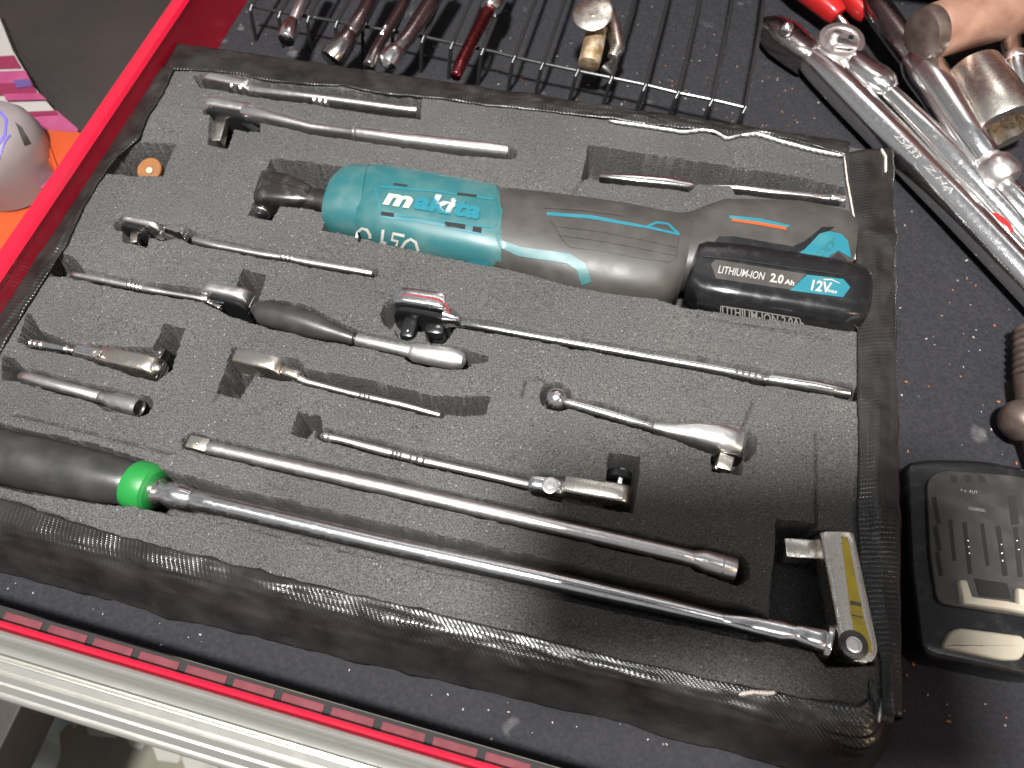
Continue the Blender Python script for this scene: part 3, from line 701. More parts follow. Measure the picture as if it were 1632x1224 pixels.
# k: socket extension
t = tool('socket_extension', 'short chrome extension with hollow socket end, leftmost tool above the big black handle', 'extension bar', (120, 625))
link_mesh('shaft', *pxtube([(*s, None, -3.2) for s in K_[:4]], n=22), ST, t)
pr = [(0, 3.1), (3, 3.6), (5.6, 4.9), (15.5, 4.9), (15.5, 4.3), (13, 4.0), (9.0, 3.8), (8.9, .1)]
a = at(163, 634, -3.2 + DZ); b = at(222, 650, -3.2 + DZ); sc_ = (b - a).length / 15.5
link_mesh('socket', *lathe_axis([(s * sc_, r) for s, r in pr], a, b - a, 28), ST, t)
link_mesh('socket_bore', *lathe_axis([(9.2 * sc_, 3.9), (9.4 * sc_, 3.9)], a, b - a, 28), HO, t)  # dark disc in place of the shade down the bore
# l: worn flex ratchet
t = tool('flex_ratchet', 'worn thin flex ratchet with scuffed square head, lying below its overlong dark slot', 'ratchet', (540, 620), group=G0)
link_mesh('head', *head_geo((384, 575), (455, 592), 31, 19, -7.5, power=6, round0=False), WO, t)
link_mesh('hinge', *head_geo((450, 594), (482, 604), 20, 11, -5, power=3), WO, t)
link_mesh('handle', *pxtube([(*s, None, -2.3) for s in L_], n=18), ST, t)
rings(t, [(576, 631), (583, 632.5), (590, 634)], 12, -2, CH)
# m: long flex ratchet, centre
t = tool('flex_ratchet', 'flex ratchet with round hinge pin and scuffed square head, above the long bar', 'ratchet', (760, 755), group=G0)
link_mesh('handle', *pxtube([(*s, None, -2.4) for s in M_], n=18), ST, t)
rings(t, [(518, 695), (526, 697.5), (628, 723), (634, 724.5), (640, 726), (656, 730), (666, 732.5), (676, 735)], 15.5, -2.2, CH)
link_mesh('hinge', *head_geo((840, 770), (900, 781), 30, 12, -4.5, power=3), CH, t)
link_mesh('hinge_pin', *lathe_axis([(0, 4.3), (.9, 4.1), (1.1, 3.4), (.6, 3.2), (.6, 2.2), (1.2, 2.0), (1.3, .8)], at(877, 774, 1.4 + DZ), (0, 0, 1), 28), ST, t)
link_mesh('head', *head_geo((898, 779), (1004, 797), 33, 20, -9, power=6, round0=False), WO, t)
link_mesh('head_plate', *head_geo((966, 758), (1006, 766), 14, 18, -13, power=6), M['gloss_black'], t)
link_mesh('square_drive', *stub_geo((986, 775), (992, 748), 8, 5, -9), ST, t)
# n: ball end
t = tool('ball_end_ratchet', 'polished ratchet with ball ended handle and teardrop head, right of centre', 'ratchet', (1010, 670), group=G0)
link_mesh('ball', *ball_geo(at(886, 636, -2.2 + DZ), 6.1, 32, 20), CH, t)
link_mesh('handle', *pxtube([(898, 640, 14, None, -2.4), (906, 642, 17, None, -2.2), (1000, 669, 18, None, -2.6), (1042, 681, 16, None, -3)], n=24), CH, t)
st = []
for x, y, w, h in [(1038, 680, 16, 6), (1070, 687, 24, 9), (1105, 692, 40, 15), (1140, 700, 50, 19), (1165, 706, 52, 18), (1180, 710, 47, 13), (1186, 712, 34, 7)]: st.append((x, y, w, h, -6.5 + (2 if x < 1080 else 0)))
link_mesh('head', *pxtube(st, n=30, power=2.6), ST, t)
link_mesh('head_plate', *head_geo((1138, 722), (1182, 730), 16, 14, -9, power=6), M['gun_metal'], t)
link_mesh('square_drive', *stub_geo((1156, 730), (1150, 752), 24, 9, -6, .6), WO, t)
link_mesh('detent_ball', *ball_geo(at(1141, 746, -1.4 + DZ), 1.4), CH, t)
# o: long extension bar
t = tool('extension_bar', 'long satin extension bar with square tip at left and socket end at right', 'extension bar', (740, 805))
link_mesh('square_drive', *stub_geo((303, 706), (334, 713), 21, 6.4, -2, .4), WO, t)
link_mesh('detent_ball', *ball_geo(at(315, 707, 1.0 + DZ), 1.1), CH, t)
link_mesh('shaft', *pxtube([(*s, None, -2) for s in O_[1:7]], n=28), ST, t)
link_mesh('socket', *pxtube([(1100, 889, 26, None, -2), (1114, 892, 32, None, -2), (1120, 893.5, 36, None, -2), (1172, 908, 38, None, -2)], n=30, soft=.5), ST, t)
rings(t, [(1150, 902)], 37, -2, ST)
# p: breaker bar
t = tool('breaker_bar', 'big flex head breaker bar with fat black handle, green ring and yellow striped head', 'breaker bar', (600, 870))
link_mesh('handle', *pxtube([(*s, None, -6) for s in P_], n=40, soft=1.5), M['rubber'], t)
link_mesh('green_ring', *pxtube([(211, 770, 66, None, -5), (214, 771, 76, None, -5), (220, 773, 81, None, -5), (238, 778, 81, None, -5), (245, 780, 77, None, -5), (249, 781.5, 66, None, -5)], n=40, soft=.1), M['green'], t)
link_mesh('neck', *pxtube([(243, 781, 44, None, -4), (254, 784, 44, None, -4), (257, 784.5, 38, None, -4), (266, 786.5, 37, None, -4), (272, 788, 43, None, -4), (290, 792, 42, None, -4), (308, 796, 34, None, -4)], n=30), CH, t)
link_mesh('shaft', *pxtube([(*s, None, -3.5) for s in Q_[4:]], n=30), CH, t)
link_mesh('fork', *pxtube([(1150, 988, 20, 7, -3), (1204, 998, 30, 9, -3), (1240, 1006, 34, 10, -3.5), (1262, 1010, 27, 9, -4), (1270, 1012, 32, 11, -4), (1312, 1023, 40, 12, -4)], n=24, power=3), CH, t)
link_mesh('hinge_washer', *pxtube([(1308, 1022, 58, 17, -6), (1318, 1026, 58, 17, -6)], n=24, power=3), CH, t)
e0 = at(1325, 853, -7); 
st = []
A0 = at(1326, 852, -3 + DZ); B0 = at(1361, 1030, -3 + DZ); L = (B0 - A0).length; wv = 29 * mmpx(1340, 940)
for k, d in enumerate([0, 1, 6, L * .5, L, L + wv * .35, L + wv * .65, L + wv * .86, L + wv * .97]):
    w = wv if d <= L else wv * math.sqrt(max(.02, 1 - ((d - L) / wv) ** 2)); w = w * (.9 if d < 1 else 1)
    st.append((A0 + (B0 - A0) * (d / L), w, 7.0))
link_mesh('flex_head', *tube_geo(st, 36, 7, .8), M['worn'], t)
HEADTOP = 4.0 + DZ
link_mesh('hinge_pin', *lathe_axis([(0, 6.3), (.6, 6.1), (.8, 5.6)], at(1360, 1028, HEADTOP), (0, 0, 1), 32), M['gun_metal'], t)
link_mesh('hinge_pin_ring', *lathe_axis([(0, 3.6), (.9, 3.4), (1.0, 2.5), (.3, 2.2), (.3, .2)], at(1360, 1028, HEADTOP + .8), (0, 0, 1), 28), ST, t)
stripe = []
for x, y, w in [(1346, 855, 10), (1358, 930, 16), (1366, 980, 20), (1376, 1020, 22), (1384, 1040, 12)]:
    p = at(x, y, HEADTOP + .12); ww = w * mmpx(x, y) / 2; stripe += [p + Vector((-ww, 0, 0)), p + Vector((ww, 0, 0))]
M['yellow'] = mat('yellow_strip', (.46, .35, .02), .35, 0, bump=(500, .3, .2), var=(140, (.32, .24, .03), .45, .75))
V = stripe + [p - Vector((0, 0, .25)) for p in stripe]; n_ = len(stripe)
F = [[2 * i, 2 * i + 1, 2 * i + 3, 2 * i + 2] for i in range(4)] + [[2 * i + 1, 2 * i + 1 + n_, 2 * i + 3 + n_, 2 * i + 3] for i in range(4)]
link_mesh('yellow_stripe', V, F, M['yellow'], t, smooth=False)  # yellow tapering strip along one side of the flex head
for (x, y) in ((1364, 962), (1367, 982)):
    p = at(x, y, HEADTOP + .3); V, F = box_geo(p, 4.6, 1.6 if y < 970 else .5, .2); link_mesh('stripe_mark', V, F, M['gun_metal'], t, smooth=False)
link_mesh('square_drive', *stub_geo((1300, 880), (1246, 877), 31, 11, -9, .8), M['worn'], t)
link_mesh('drive_base', *pxtube([(1312, 882, 60, 20, -12), (1292, 880, 52, 18, -12)], n=24, power=2.4), M['gun_metal'], t)

DZ = 0.0
# ------------------------------------------------------------------ teal cordless ratchet
def slab(st, n=36, power=2.6, cap=True):
    """st: (xt,yt, xb,yb, z, height_mm[, power]) rings spanned by two photo points at height z"""
    R_ = []
    for s in st:
        a = at(s[0], s[1], s[4]); b = at(s[2], s[3], s[4]); c = (a + b) / 2; u = (b - a) / 2; k = u.length
        R_.append(ring_pts(c, u.normalized(), Vector((0, 0, 1)), k, s[5] / 2, n, s[6] if len(s) > 6 else power))
    return loft_geo(R_, cap)
pt = tool('cordless_ratchet', 'teal and grey cordless ratchet with black slide-on battery, the biggest tool in the foam', 'power ratchet', (850, 380), -29)
link_mesh('gear_head', *slab([(420, 284, 406, 326, -6, 10), (426, 283, 410, 330, -6, 18), (440, 285, 424, 333, -6, 21), (470, 292, 458, 336, -6, 21), (492, 302, 484, 334, -5.5, 18), (500, 306, 494, 331, -5, 14)], power=5), M['gun_metal'], pt)
link_mesh('head_ridge', *pxtube([(424, 287, 5, 2, 4.2), (462, 294, 5, 2, 4.5), (492, 304, 4, 2, 3.5)], n=10), M['gun_metal'], pt)
link_mesh('anvil', *pxtube([(421, 322, 30, 12, -10), (416, 337, 28, 10, -10), (414, 341, 24, 8, -10), (413, 347, 22, 8, -10)], n=20, power=2.4), BLK, pt)
link_mesh('anvil_ring', *pxtube([(417, 338, 29, 10.6, -10), (416, 340, 29, 10.6, -10)], n=20), ST, pt)
link_mesh('neck', *slab([(492, 304, 484, 334, -5, 14), (520, 308, 508, 337, -5, 15), (545, 312, 530, 345, -5, 16), (580, 316, 560, 352, -5, 16)], power=2.4), M['gun_metal'], pt)
link_mesh('nose', *slab([(541, 304, 516, 352, -7, 26), (545, 293, 518, 366, -7, 34), (556, 283, 530, 372, -7, 38), (570, 280, 548, 376, -7, 41), (598, 280, 582, 384, -7, 42)], power=2.5), M['teal'], pt)
house = [(590, 284, 574, 384, -7, 38), (606, 283, 590, 392, -7, 43), (650, 289, 630, 402, -7, 44), (700, 297, 680, 416, -7, 44), (760, 308, 745, 428, -7, 43), (794, 314, 785, 436, -7, 43), (803, 330, 800, 436, -7, 40)]
hs = link_mesh('motor_housing', *slab(house, 44, 3.1), M['teal'], pt)
grip_st = [(790, 316, 780, 430, -7.5, 41), (810, 316, 802, 440, -7.5, 42.5), (870, 322, 856, 456, -7.5, 43), (921, 328, 905, 470, -7.5, 43), (995, 338, 980, 484, -7.5, 42), (1050, 349, 1035, 490, -7.5, 41), (1078, 352, 1062, 486, -7.5, 38), (1100, 350, 1082, 470, -7.5, 36)]
gp = link_mesh('grip', *slab(grip_st, 44, 2.6), M['grip'], pt)
tail = [(1080, 352, 1066, 462, -8, 34, 2.4), (1100, 349, 1086, 455, -8, 36, 2.6), (1120, 343, 1104, 452, -7, 37, 3), (1146, 338, 1130, 450, -7, 38, 4), (1200, 340, 1186, 470, -7, 39, 5), (1262, 343, 1246, 480, -7, 39, 5), (1310, 351, 1296, 480, -7, 38, 5), (1340, 357, 1330, 470, -7, 37, 4), (1352, 364, 1345, 450, -7, 32, 3)]
tl = link_mesh('battery_mount', *slab(tail, 48, 3), M['grip'], pt)

def bvh_of(objs):
    V = []; F = []
    for o in objs:
        L = ROOTLOC[o.parent.name] if o.parent else ROOTLOC[o.name]
        n = len(V)
        V += [Vector((v.co.x / MM + L[0], v.co.y / MM + L[1], v.co.z / MM + L[2])) for v in o.data.vertices]
        F += [[i + n for i in p.vertices] for p in o.data.polygons]
    return BVHTree.FromPolygons(V, F)
C0 = Vector((0, 0, CAMZ))
def onto(tree, x, y, off=.25, zf=6):
    d = (R @ Vector(((x - 816) / FOC, -(y - 612) / FOC, -1))).normalized()
    h = tree.ray_cast(C0, d)
    if h[0] is None or h[0].z < -28: return at(x, y, zf) 
    n = h[1]
    if n.dot(d) > 0: n = -n
    return h[0] + n * off
from mathutils.geometry import tessellate_polygon
def decal(name, poly, tree, m, parent, off=.3, th=.5, seg=7, label=None):
    """thin raised patch following the surface it sits on; poly in photo px"""
    bm = bmesh.new()
    P = []
    for a, b in zip(poly, poly[1:] + poly[:1]):
        n = max(1, int(math.hypot(b[0] - a[0], b[1] - a[1]) / seg))
        P += [(a[0] + (b[0] - a[0]) * i / n, a[1] + (b[1] - a[1]) * i / n) for i in range(n)]
    vs = [bm.verts.new((x, y, 0)) for x, y in P]; bm.faces.new(vs)
    x0, x1 = min(p[0] for p in P), max(p[0] for p in P); y0, y1 = min(p[1] for p in P), max(p[1] for p in P)
    k = x0 + seg
    while k < x1:
        bmesh.ops.bisect_plane(bm, geom=bm.verts[:] + bm.edges[:] + bm.faces[:], plane_co=(k, 0, 0), plane_no=(1, 0, 0)); k += seg
    k = y0 + seg
    while k < y1:
        bmesh.ops.bisect_plane(bm, geom=bm.verts[:] + bm.edges[:] + bm.faces[:], plane_co=(0, k, 0), plane_no=(0, 1, 0)); k += seg
    bmesh.ops.triangulate(bm, faces=bm.faces[:])
    bm.verts.ensure_lookup_table(); bm.verts.index_update()
    V = [onto(tree, v.co.x, v.co.y, off) for v in bm.verts]; nv = len(V)
    Fs = [[v.index for v in f.verts] for f in bm.faces]
    # orient to camera
    f0 = Fs[0]; nn = (V[f0[1]] - V[f0[0]]).cross(V[f0[2]] - V[f0[0]])
    if nn.dot(C0 - V[f0[0]]) < 0: Fs = [f[::-1] for f in Fs]
    lo = [v - (C0 - v).normalized() * th for v in V]
    be = [(e.verts[0].index, e.verts[1].index) for e in bm.edges if len(e.link_faces) == 1]
    F = Fs + [[a, b, b + nv, a + nv] for a, b in be]; bm.free()
    return link_mesh(name, V + lo, F, m, parent, sharp=30, label=label)
def band(pts, w):
    """px polyline -> px polygon of width w"""
    L_ = []; R2 = []
    for i, p in enumerate(pts):
        a = pts[max(0, i - 1)]; b = pts[min(len(pts) - 1, i + 1)]; dx, dy = b[0] - a[0], b[1] - a[1]; l = math.hypot(dx, dy) or 1
        ww = (w[i] if isinstance(w, (list, tuple)) else w) / 2
        L_.append((p[0] - dy / l * ww, p[1] + dx / l * ww)); R2.append((p[0] + dy / l * ww, p[1] - dx / l * ww))
    return L_ + R2[::-1]
def lettering(name, txt, tree, m, parent, org, ux, uy, size=1.0, bold=0.0, shear=0.0, off=.3, th=.3, spacing=1.0):
    """text mesh wrapped onto a surface: org px, ux/uy px per em along/up"""
    cu = bpy.data.curves.new('tmp', 'FONT'); cu.body = txt; cu.size = 1; cu.offset = bold; cu.shear = shear; cu.space_character = spacing
    cu.resolution_u = 3
    to = bpy.data.objects.new('tmp', cu); me = bpy.data.meshes.new_from_object(to)
    bm = bmesh.new(); bm.from_mesh(me); bpy.data.objects.remove(to); bpy.data.meshes.remove(me); bpy.data.curves.remove(cu)
    bmesh.ops.remove_doubles(bm, verts=bm.verts, dist=1e-4)
    bmesh.ops.triangulate(bm, faces=bm.faces[:])
    V = []
    for v in bm.verts:
        x = org[0] + v.co.x * ux[0] + v.co.y * uy[0]; y = org[1] + v.co.x * ux[1] + v.co.y * uy[1]
        V.append(onto(tree, x, y, off))
    bm.verts.index_update(); nv = len(V)
    Fs = [[v.index for v in f.verts] for f in bm.faces]
    be = [(e.verts[0].index, e.verts[1].index) for e in bm.edges if len(e.link_faces) == 1]
    bm.free()
    out = []
    for f in Fs:
        nn = (V[f[1]] - V[f[0]]).cross(V[f[2]] - V[f[0]])
        out.append(f[::-1] if nn.dot(C0 - V[f[0]]) < 0 else f)
    lo = [v - (C0 - v).normalized() * th for v in V]
    return link_mesh(name, V + lo, out + [[a, b, b + nv, a + nv] for a, b in be], m, parent, smooth=False)

TH = bvh_of([hs]); TG = bvh_of([gp, hs]); TT = bvh_of([tl, gp])
# recessed looking logo panel frame, vents as dark patches painted for their shade, teal seams
decal('logo_panel_edge', band([(598, 300), (606, 334), (620, 341), (786, 363), (796, 352), (798, 330), (790, 316)], 2.2), TH, M['teal_light'], hs, .25)
decal('panel_ridge', band([(607, 346), (640, 350), (700, 358), (770, 374)], 3), TH, M['teal_light'], hs, .3)
decal('panel_ridge', band([(606, 298), (700, 306), (788, 318)], 2.5), TH, M['teal_light'], hs, .3)
for q in ([(608, 337), (628, 340), (628, 346), (607, 343)], [(709, 353), (742, 358), (741, 366), (709, 361)], [(754, 361), (768, 363), (767, 372), (753, 369)], [(628, 292), (650, 295), (648, 298), (627, 295)], [(729, 307), (761, 311), (759, 315), (728, 311)]):
    decal('vent_slot', q, TH, HO, hs, .32)
lettering('maker_lettering', 'm', TH, M['white_paint'], hs, (610, 325), (56, 9), (-3, -36), bold=.045, shear=.4, off=.75, th=.9)
lettering('maker_lettering', 'akita', TH, M['teal_letter'], hs, (658, 332), (52, 8.4), (-3, -38), bold=.045, shear=.4, off=.75, th=.9, spacing=1.05)
for pl in ([(568, 379), (570, 370), (577, 364), (585, 366), (590, 374), (590, 380)], [(611, 366), (609, 384), (606, 384), (616, 388)], [(645, 376), (627, 372), (625, 382), (634, 384), (632, 392)], [(640, 395), (647, 385), (655, 381), (663, 386), (667, 400)]):
    decal('paint_pen_mark', band(pl, 4.6), TH, M['white_paint'], hs, .35, .4, 4)
decal('seam_trim', band([(790, 316), (799, 338), (797, 352), (792, 376), (799, 389), (828, 401), (905, 412), (926, 425), (935, 452)], [4, 5, 5, 6, 12, 15, 16, 17, 17]), TG, M['teal'], gp, .5, .8)
decal('housing_foot', [(742, 414), (778, 416), (779, 424), (746, 420)], TG, M['teal_light'], gp, .4)
decal('paddle_switch', [(790, 416), (812, 417), (895, 432), (912, 440), (918, 456), (860, 444), (786, 428)], TG, M['grip'], gp, .45, .9, label='grey paddle switch')
decal('grip_stripe', band([(871, 341), (940, 346), (1000, 357), (1034, 363), (1083, 374)], [5, 6, 5, 4, 4]), TG, M['teal_light'], gp, .3)
decal('grip_stripe', band([(1031, 362), (1046, 355), (1064, 357), (1082, 374)], 4), TG, M['teal_light'], gp, .32)
for g in ([(876, 350), (886, 364), (896, 382), (908, 394)], [(885, 361), (960, 370), (1020, 382), (1081, 395)], [(890, 375), (960, 385), (1020, 396), (1078, 408)], [(907, 394), (960, 400), (1010, 410), (1066, 418), (1078, 410), (1082, 378)]):
    decal('grip_groove', band(g, 1.5), TG, M['grip_dark'], gp, .12, .3)
decal('grip_ridge', band([(868, 331), (930, 335), (995, 344)], 3), TG, M['grip'], gp, .5)
decal('stripe_surround', band([(1162, 346), (1210, 352), (1258, 361)], [5, 7, 4]), TT, M['teal_light'], tl, .3)
decal('orange_stripe', band([(1166, 351), (1210, 357), (1253, 365)], [4, 5, 5]), TT, M['orange'], tl, .45)
decal('mount_recess', [(1136, 388), (1146, 377), (1170, 377), (1263, 393), (1282, 385), (1310, 362), (1330, 362), (1300, 385), (1270, 412), (1150, 399)], TT, M['gloss_black'], tl, .25)
decal('teal_band', [(1112, 406), (1130, 398), (1150, 394), (1200, 400), (1264, 409), (1282, 398), (1306, 373), (1320, 369), (1340, 373), (1351, 384), (1356, 412), (1336, 400), (1322, 408), (1305, 427), (1200, 412), (1150, 406)], TT, M['teal_light'], tl, .4, label='bright teal band above the battery')
lettering('series_lettering', 'CXT', TT, M['teal'], tl, (1299, 418), (17, -14), (-7, -13), bold=.03, shear=.2, off=.6, spacing=1.0)
decal('mount_wedge', [(1306, 427), (1335, 402), (1348, 412), (1358, 437)], TT, M['matt_black'], tl, .4)

# slide-on battery (belongs to the tool while clipped in)
bat_st = [(1104, 412, 1092, 458, 2, 12, 3), (1108, 404, 1094, 474, 0, 27, 4), (1120, 402, 1108, 490, -1, 31, 4.5), (1180, 409, 1166, 500, -1, 32, 5), (1260, 421, 1244, 513, -1, 32, 5), (1330, 433, 1320, 526, -1, 32, 5), (1364, 440, 1352, 530, -1, 31, 4.5), (1376, 447, 1366, 528, -1, 27, 4), (1382, 458, 1376, 514, -1, 18, 3)]
bt = link_mesh('battery', *slab(bat_st, 52, 5), M['gloss_black'], pt, label='glossy black slide-on battery')
TB = bvh_of([bt])
decal('label_panel', [(1133, 421), (1141, 414), (1285, 437), (1260, 462), (1141, 444)], TB, M['grip'], bt, .2)
decal('label_panel_teal', [(1286, 438), (1344, 445), (1355, 458), (1343, 474), (1259, 463)], TB, M['teal_light'], bt, .22)
lettering('battery_lettering', 'LITHIUM-ION', TB, M['print_grey'], bt, (1143, 435), (12.4, 1.95), (2, -17), bold=.015, shear=.2, off=.3, th=.1)
lettering('battery_lettering', '2.0', TB, M['white_paint'], bt, (1226, 449), (17, 2.9), (1, -19), bold=.03, shear=.2, off=.4, th=.1)
lettering('battery_lettering', 'Ah', TB, M['white_paint'], bt, (1250, 453), (13, 2.2), (1, -11), bold=.03, shear=.1, off=.4, th=.1)
lettering('battery_lettering', '12V', TB, M['white_paint'], bt, (1288, 462), (21, 3.2), (3, -23), bold=.03, shear=.1, off=.4, th=.1)
decal('label_swoosh', band([(1312, 446), (1325, 446), (1338, 452)], [2, 2, 1]), TB, M['white_paint'], bt, .3)
lettering('battery_lettering', 'max', TB, M['white_paint'], bt, (1318, 466), (9, 1.6), (1, -9), bold=.02, shear=.1, off=.4, th=.1)
lettering('battery_lettering', 'LITHIUM-ION 2.0Ah', TB, M['print_grey'], bt, (1150, 500), (15.2, 2.6), (0, -19), bold=.02, off=.3, th=.1)
decal('label_border', band([(1149, 487), (1148, 499)], 1.5), TB, M['print_grey'], bt, .3)
decal('label_border', band([(1149, 487), (1210, 496), (1275, 507)], 1.5), TB, M['print_grey'], bt, .3)
decal('battery_notch', band([(1348, 512), (1358, 506), (1369, 504)], 5), TB, M['hole'], bt, .2)
decal('battery_rim', band([(1120, 409), (1180, 415), (1260, 427), (1345, 439)], 1.5), TB, M['matt_black'], bt, .4)
# ------------------------------------------------------------------ black battery on the liner, right
b2 = thing('battery', 'spare black power tool battery with cream latch, sitting on the liner right of the tray', 'battery', (215, 120, ZL))
BZ = -12
def top_quad(p): return [at(x, y, BZ) for x, y in p]
def prism_up(poly, z0, z1, bev=1.5):
    """poly: world xy list; solid between z0 and z1 with bevelled top"""
    bm = bmesh.new(); lo = [bm.verts.new((p[0], p[1], z0)) for p in poly]; f = bm.faces.new(lo)
    r = bmesh.ops.extrude_face_region(bm, geom=[f]); vs = [g for g in r['geom'] if isinstance(g, bmesh.types.BMVert)]
    for v in vs: v.co.z = z1
    bmesh.ops.recalc_face_normals(bm, faces=bm.faces[:])
    if bev:
        es = [e for e in bm.edges if all(v in vs for v in e.verts)]
        bmesh.ops.bevel(bm, geom=es, offset=bev, segments=3, affect='EDGES', profile=.5)
    bm.verts.index_update(); V = [v.co.copy() for v in bm.verts]; F = [[v.index for v in f.verts] for f in bm.faces]; bm.free(); return V, F
def roundpoly(P, r, n=5):
    out = []; N = len(P)
    for i in range(N):
        a = Vector(P[i - 1][:2]); b = Vector(P[i][:2]); c = Vector(P[(i + 1) % N][:2]); u = (a - b); v = (c - b)
        rr = min(r, u.length / 2.2, v.length / 2.2); u.normalize(); v.normalize()
        p0 = b + u * rr; p1 = b + v * rr
        for k in range(n + 1):
            t = k / n; out.append(((1 - t) ** 2 * p0.x + 2 * t * (1 - t) * b.x + t * t * p1.x, (1 - t) ** 2 * p0.y + 2 * t * (1 - t) * b.y + t * t * p1.y))
    return out
out_ = [at(*p, BZ) for p in ((1444, 736), (1478, 730), (1560, 731), (1710, 758), (1722, 1085), (1640, 1080), (1470, 1045), (1452, 900))]
link_mesh('case', *prism_up(roundpoly(out_, 7), ZL + .3, BZ, 3), M['gloss_black'], b2)
pan = [at(*p, BZ + 2.6) for p in ((1477, 764), (1500, 747), (1620, 757), (1720, 790), (1722, 1020), (1640, 985), (1494, 962), (1482, 880))]
pnl = link_mesh('top_panel', *prism_up(roundpoly(pan, 5), BZ - 1, BZ + 2.6, 1.0), M['panel'], b2)
cs = bvh_of([pnl])
for x in (1514, 1537, 1559): decal('terminal_hole', [(x, 757), (x + 11, 759), (x + 12, 769), (x + 2, 768)], cs, HO, b2, .15, .3)  # dark patch drawn for the shade in each terminal hole
for x0, y0, x1, y1, w in ((1488, 792, 1496, 835, 7), (1490, 838, 1497, 878, 7), (1493, 880, 1500, 918, 7), (1514, 828, 1521, 894, 6), (1537, 832, 1546, 915, 7), (1565, 834, 1574, 902, 6), (1590, 838, 1602, 918, 8), (1612, 790, 1618, 836, 13), (1618, 840, 1626, 920, 8)):
    decal('cooling_slot', band([(x0, y0), (x1, y1)], w), cs, HO, b2, .15, .3)  # slots are dark patches, their shade put into the colour
for x, y in ((1542, 862), (1543, 872), (1544, 882), (1595, 868), (1596, 882), (1597, 894), (1620, 862), (1622, 876)):
    link_mesh('contact', *ball_geo(onto(cs, x, y, .3), .7, 10, 6), CH, b2)
link_mesh('latch', *[g for g in [join(pxtube([(1531, 926, 13, 5, BZ + 4), (1538, 955, 17, 6, BZ + 4)], n=12, power=4), pxtube([(1530, 957, 14, 6, BZ + 4), (1600, 966, 15, 6, BZ + 4), (1650, 976, 15, 6, BZ + 4)], n=12, power=4), pxtube([(1624, 940, 14, 5, BZ + 4), (1626, 968, 16, 6, BZ + 4)], n=12, power=4))][0]], M['cream'], b2)
decal('latch_recess', [(1552, 922), (1604, 930), (1612, 956), (1560, 950)], cs, HO, b2, .5, .6)  # raised black patch painted as the shaded recess
bp_ = [at(*p, BZ + 3) for p in ((1502, 1032), (1515, 1006), (1530, 1000), (1632, 1013), (1640, 1030), (1628, 1052), (1600, 1052))]
link_mesh('release_button', *prism_up(roundpoly(bp_, 2.5), BZ - 2, BZ + 3, 1.4), M['cream'], b2)
lettering('serial_lettering', 'C620052C', cs, M['print_grey'], b2, (1543, 812), (6.2, 1.0), (.4, -6.5), off=.2, th=.1)
lettering('charge_lettering', '< o  AUT', cs, M['print_grey'], b2, (1530, 783), (7, 1.2), (.4, -7), off=.2, th=.1)

# ------------------------------------------------------------------ wire rack with its contents
rack = thing('wire_rack', 'black wire socket rack standing behind the tray', 'rack', (-60, 440, ZL))
ZR = -7.0
def wire(parent, pts, r=1.45, name='wire'):
    link_mesh(name, *tube_geo([(p, r, r) for p in pts], 10, 2), M['wire'], parent)
bar = [(395, 8), (440, 18), (512, 30), (580, 42), (672, 58), (718, 68), (785, 82), (819, 91), (863, 101), (921, 113), (979, 125), (1028, 135), (1080, 148), (1135, 159), (1189, 172)]
wire(rack, [at(x, y, ZR) for x, y in bar], 1.25, 'cross_bar')
legs = [(401, 9), (446, 20), (492, 27), (537, 35), (580, 43), (628, 51), (675, 59), (721, 69), (770, 79), (820, 91), (865, 102), (921, 113), (975, 124), (1029, 136), (1081, 148), (1135, 160), (1188, 172)]
for i, (x, y) in enumerate(legs):
    p = at(x, y, ZR + 2.2)
    tilt = 4.5
    wire(rack, [p + Vector((-tilt, -3.5, ZL - ZR - 1.5)), p + Vector((-tilt * .5, -3.4, -12)), p + Vector((-.6, -2.4, -2)), p + Vector((0, 0, 0)), p + Vector((0 + i * .25, 90, 0)), p + Vector((i * .3, 190, 0))])
gE = 'sockets and bars lying on the wire rack'
def bar_thing(name, label, cat, st, m, z, extra=None):
    p = at(st[len(st) // 2][0], st[len(st) // 2][1], z)
    t = thing(name, label, cat, (p.x, p.y, z - 6), gE)
    link_mesh('shaft', *pxtube([(*s, None, z) for s in st], n=22), m, t)
    return t
zr = 2
t = bar_thing('extension_bar', 'bright chrome extension bar, leftmost on the wire rack', 'extension bar', [(505, -40, 18), (478, 10, 17), (466, 38, 16)], ST, zr)
link_mesh('socket', *pxtube([(468, 34, 20, None, zr), (464, 42, 27, None, zr), (460, 54, 29, None, zr), (456, 64, 26, None, zr)], n=24), CH, t); rings(t, [], 28, zr, CH)
t = bar_thing('extension_bar', 'dark bar flaring to a wide end, second from left on the rack', 'extension bar', [(610, -40, 22), (580, 20, 24), (558, 55, 25)], M['dark_chrome'], zr)
link_mesh('socket', *pxtube([(560, 50, 26, None, zr), (548, 70, 34, None, zr - 2), (528, 97, 40, None, zr - 6)], n=24), M['dark_chrome'], t)
t = bar_thing('extension_bar', 'dark chrome bar with two bright rings, touching the thicker socketed bar on the rack', 'extension bar', [(668, -40, 17), (635, 20, 18), (600, 78, 17), (588, 106, 20)], M['dark_chrome'], zr)
rings(t, [(612, 57), (616, 50)], 22, zr, CH)
t = bar_thing('extension_bar', 'thick dark bar ending in a bright ball nosed socket on the rack', 'extension bar', [(715, -40, 26), (680, 15, 27), (650, 60, 24), (632, 80, 22)], M['dark_chrome'], zr)
link_mesh('socket', *pxtube([(634, 78, 26, None, zr), (626, 88, 34, None, zr - 1), (618, 100, 33, None, zr - 3), (613, 108, 20, None, zr - 5)], n=24), CH, t)
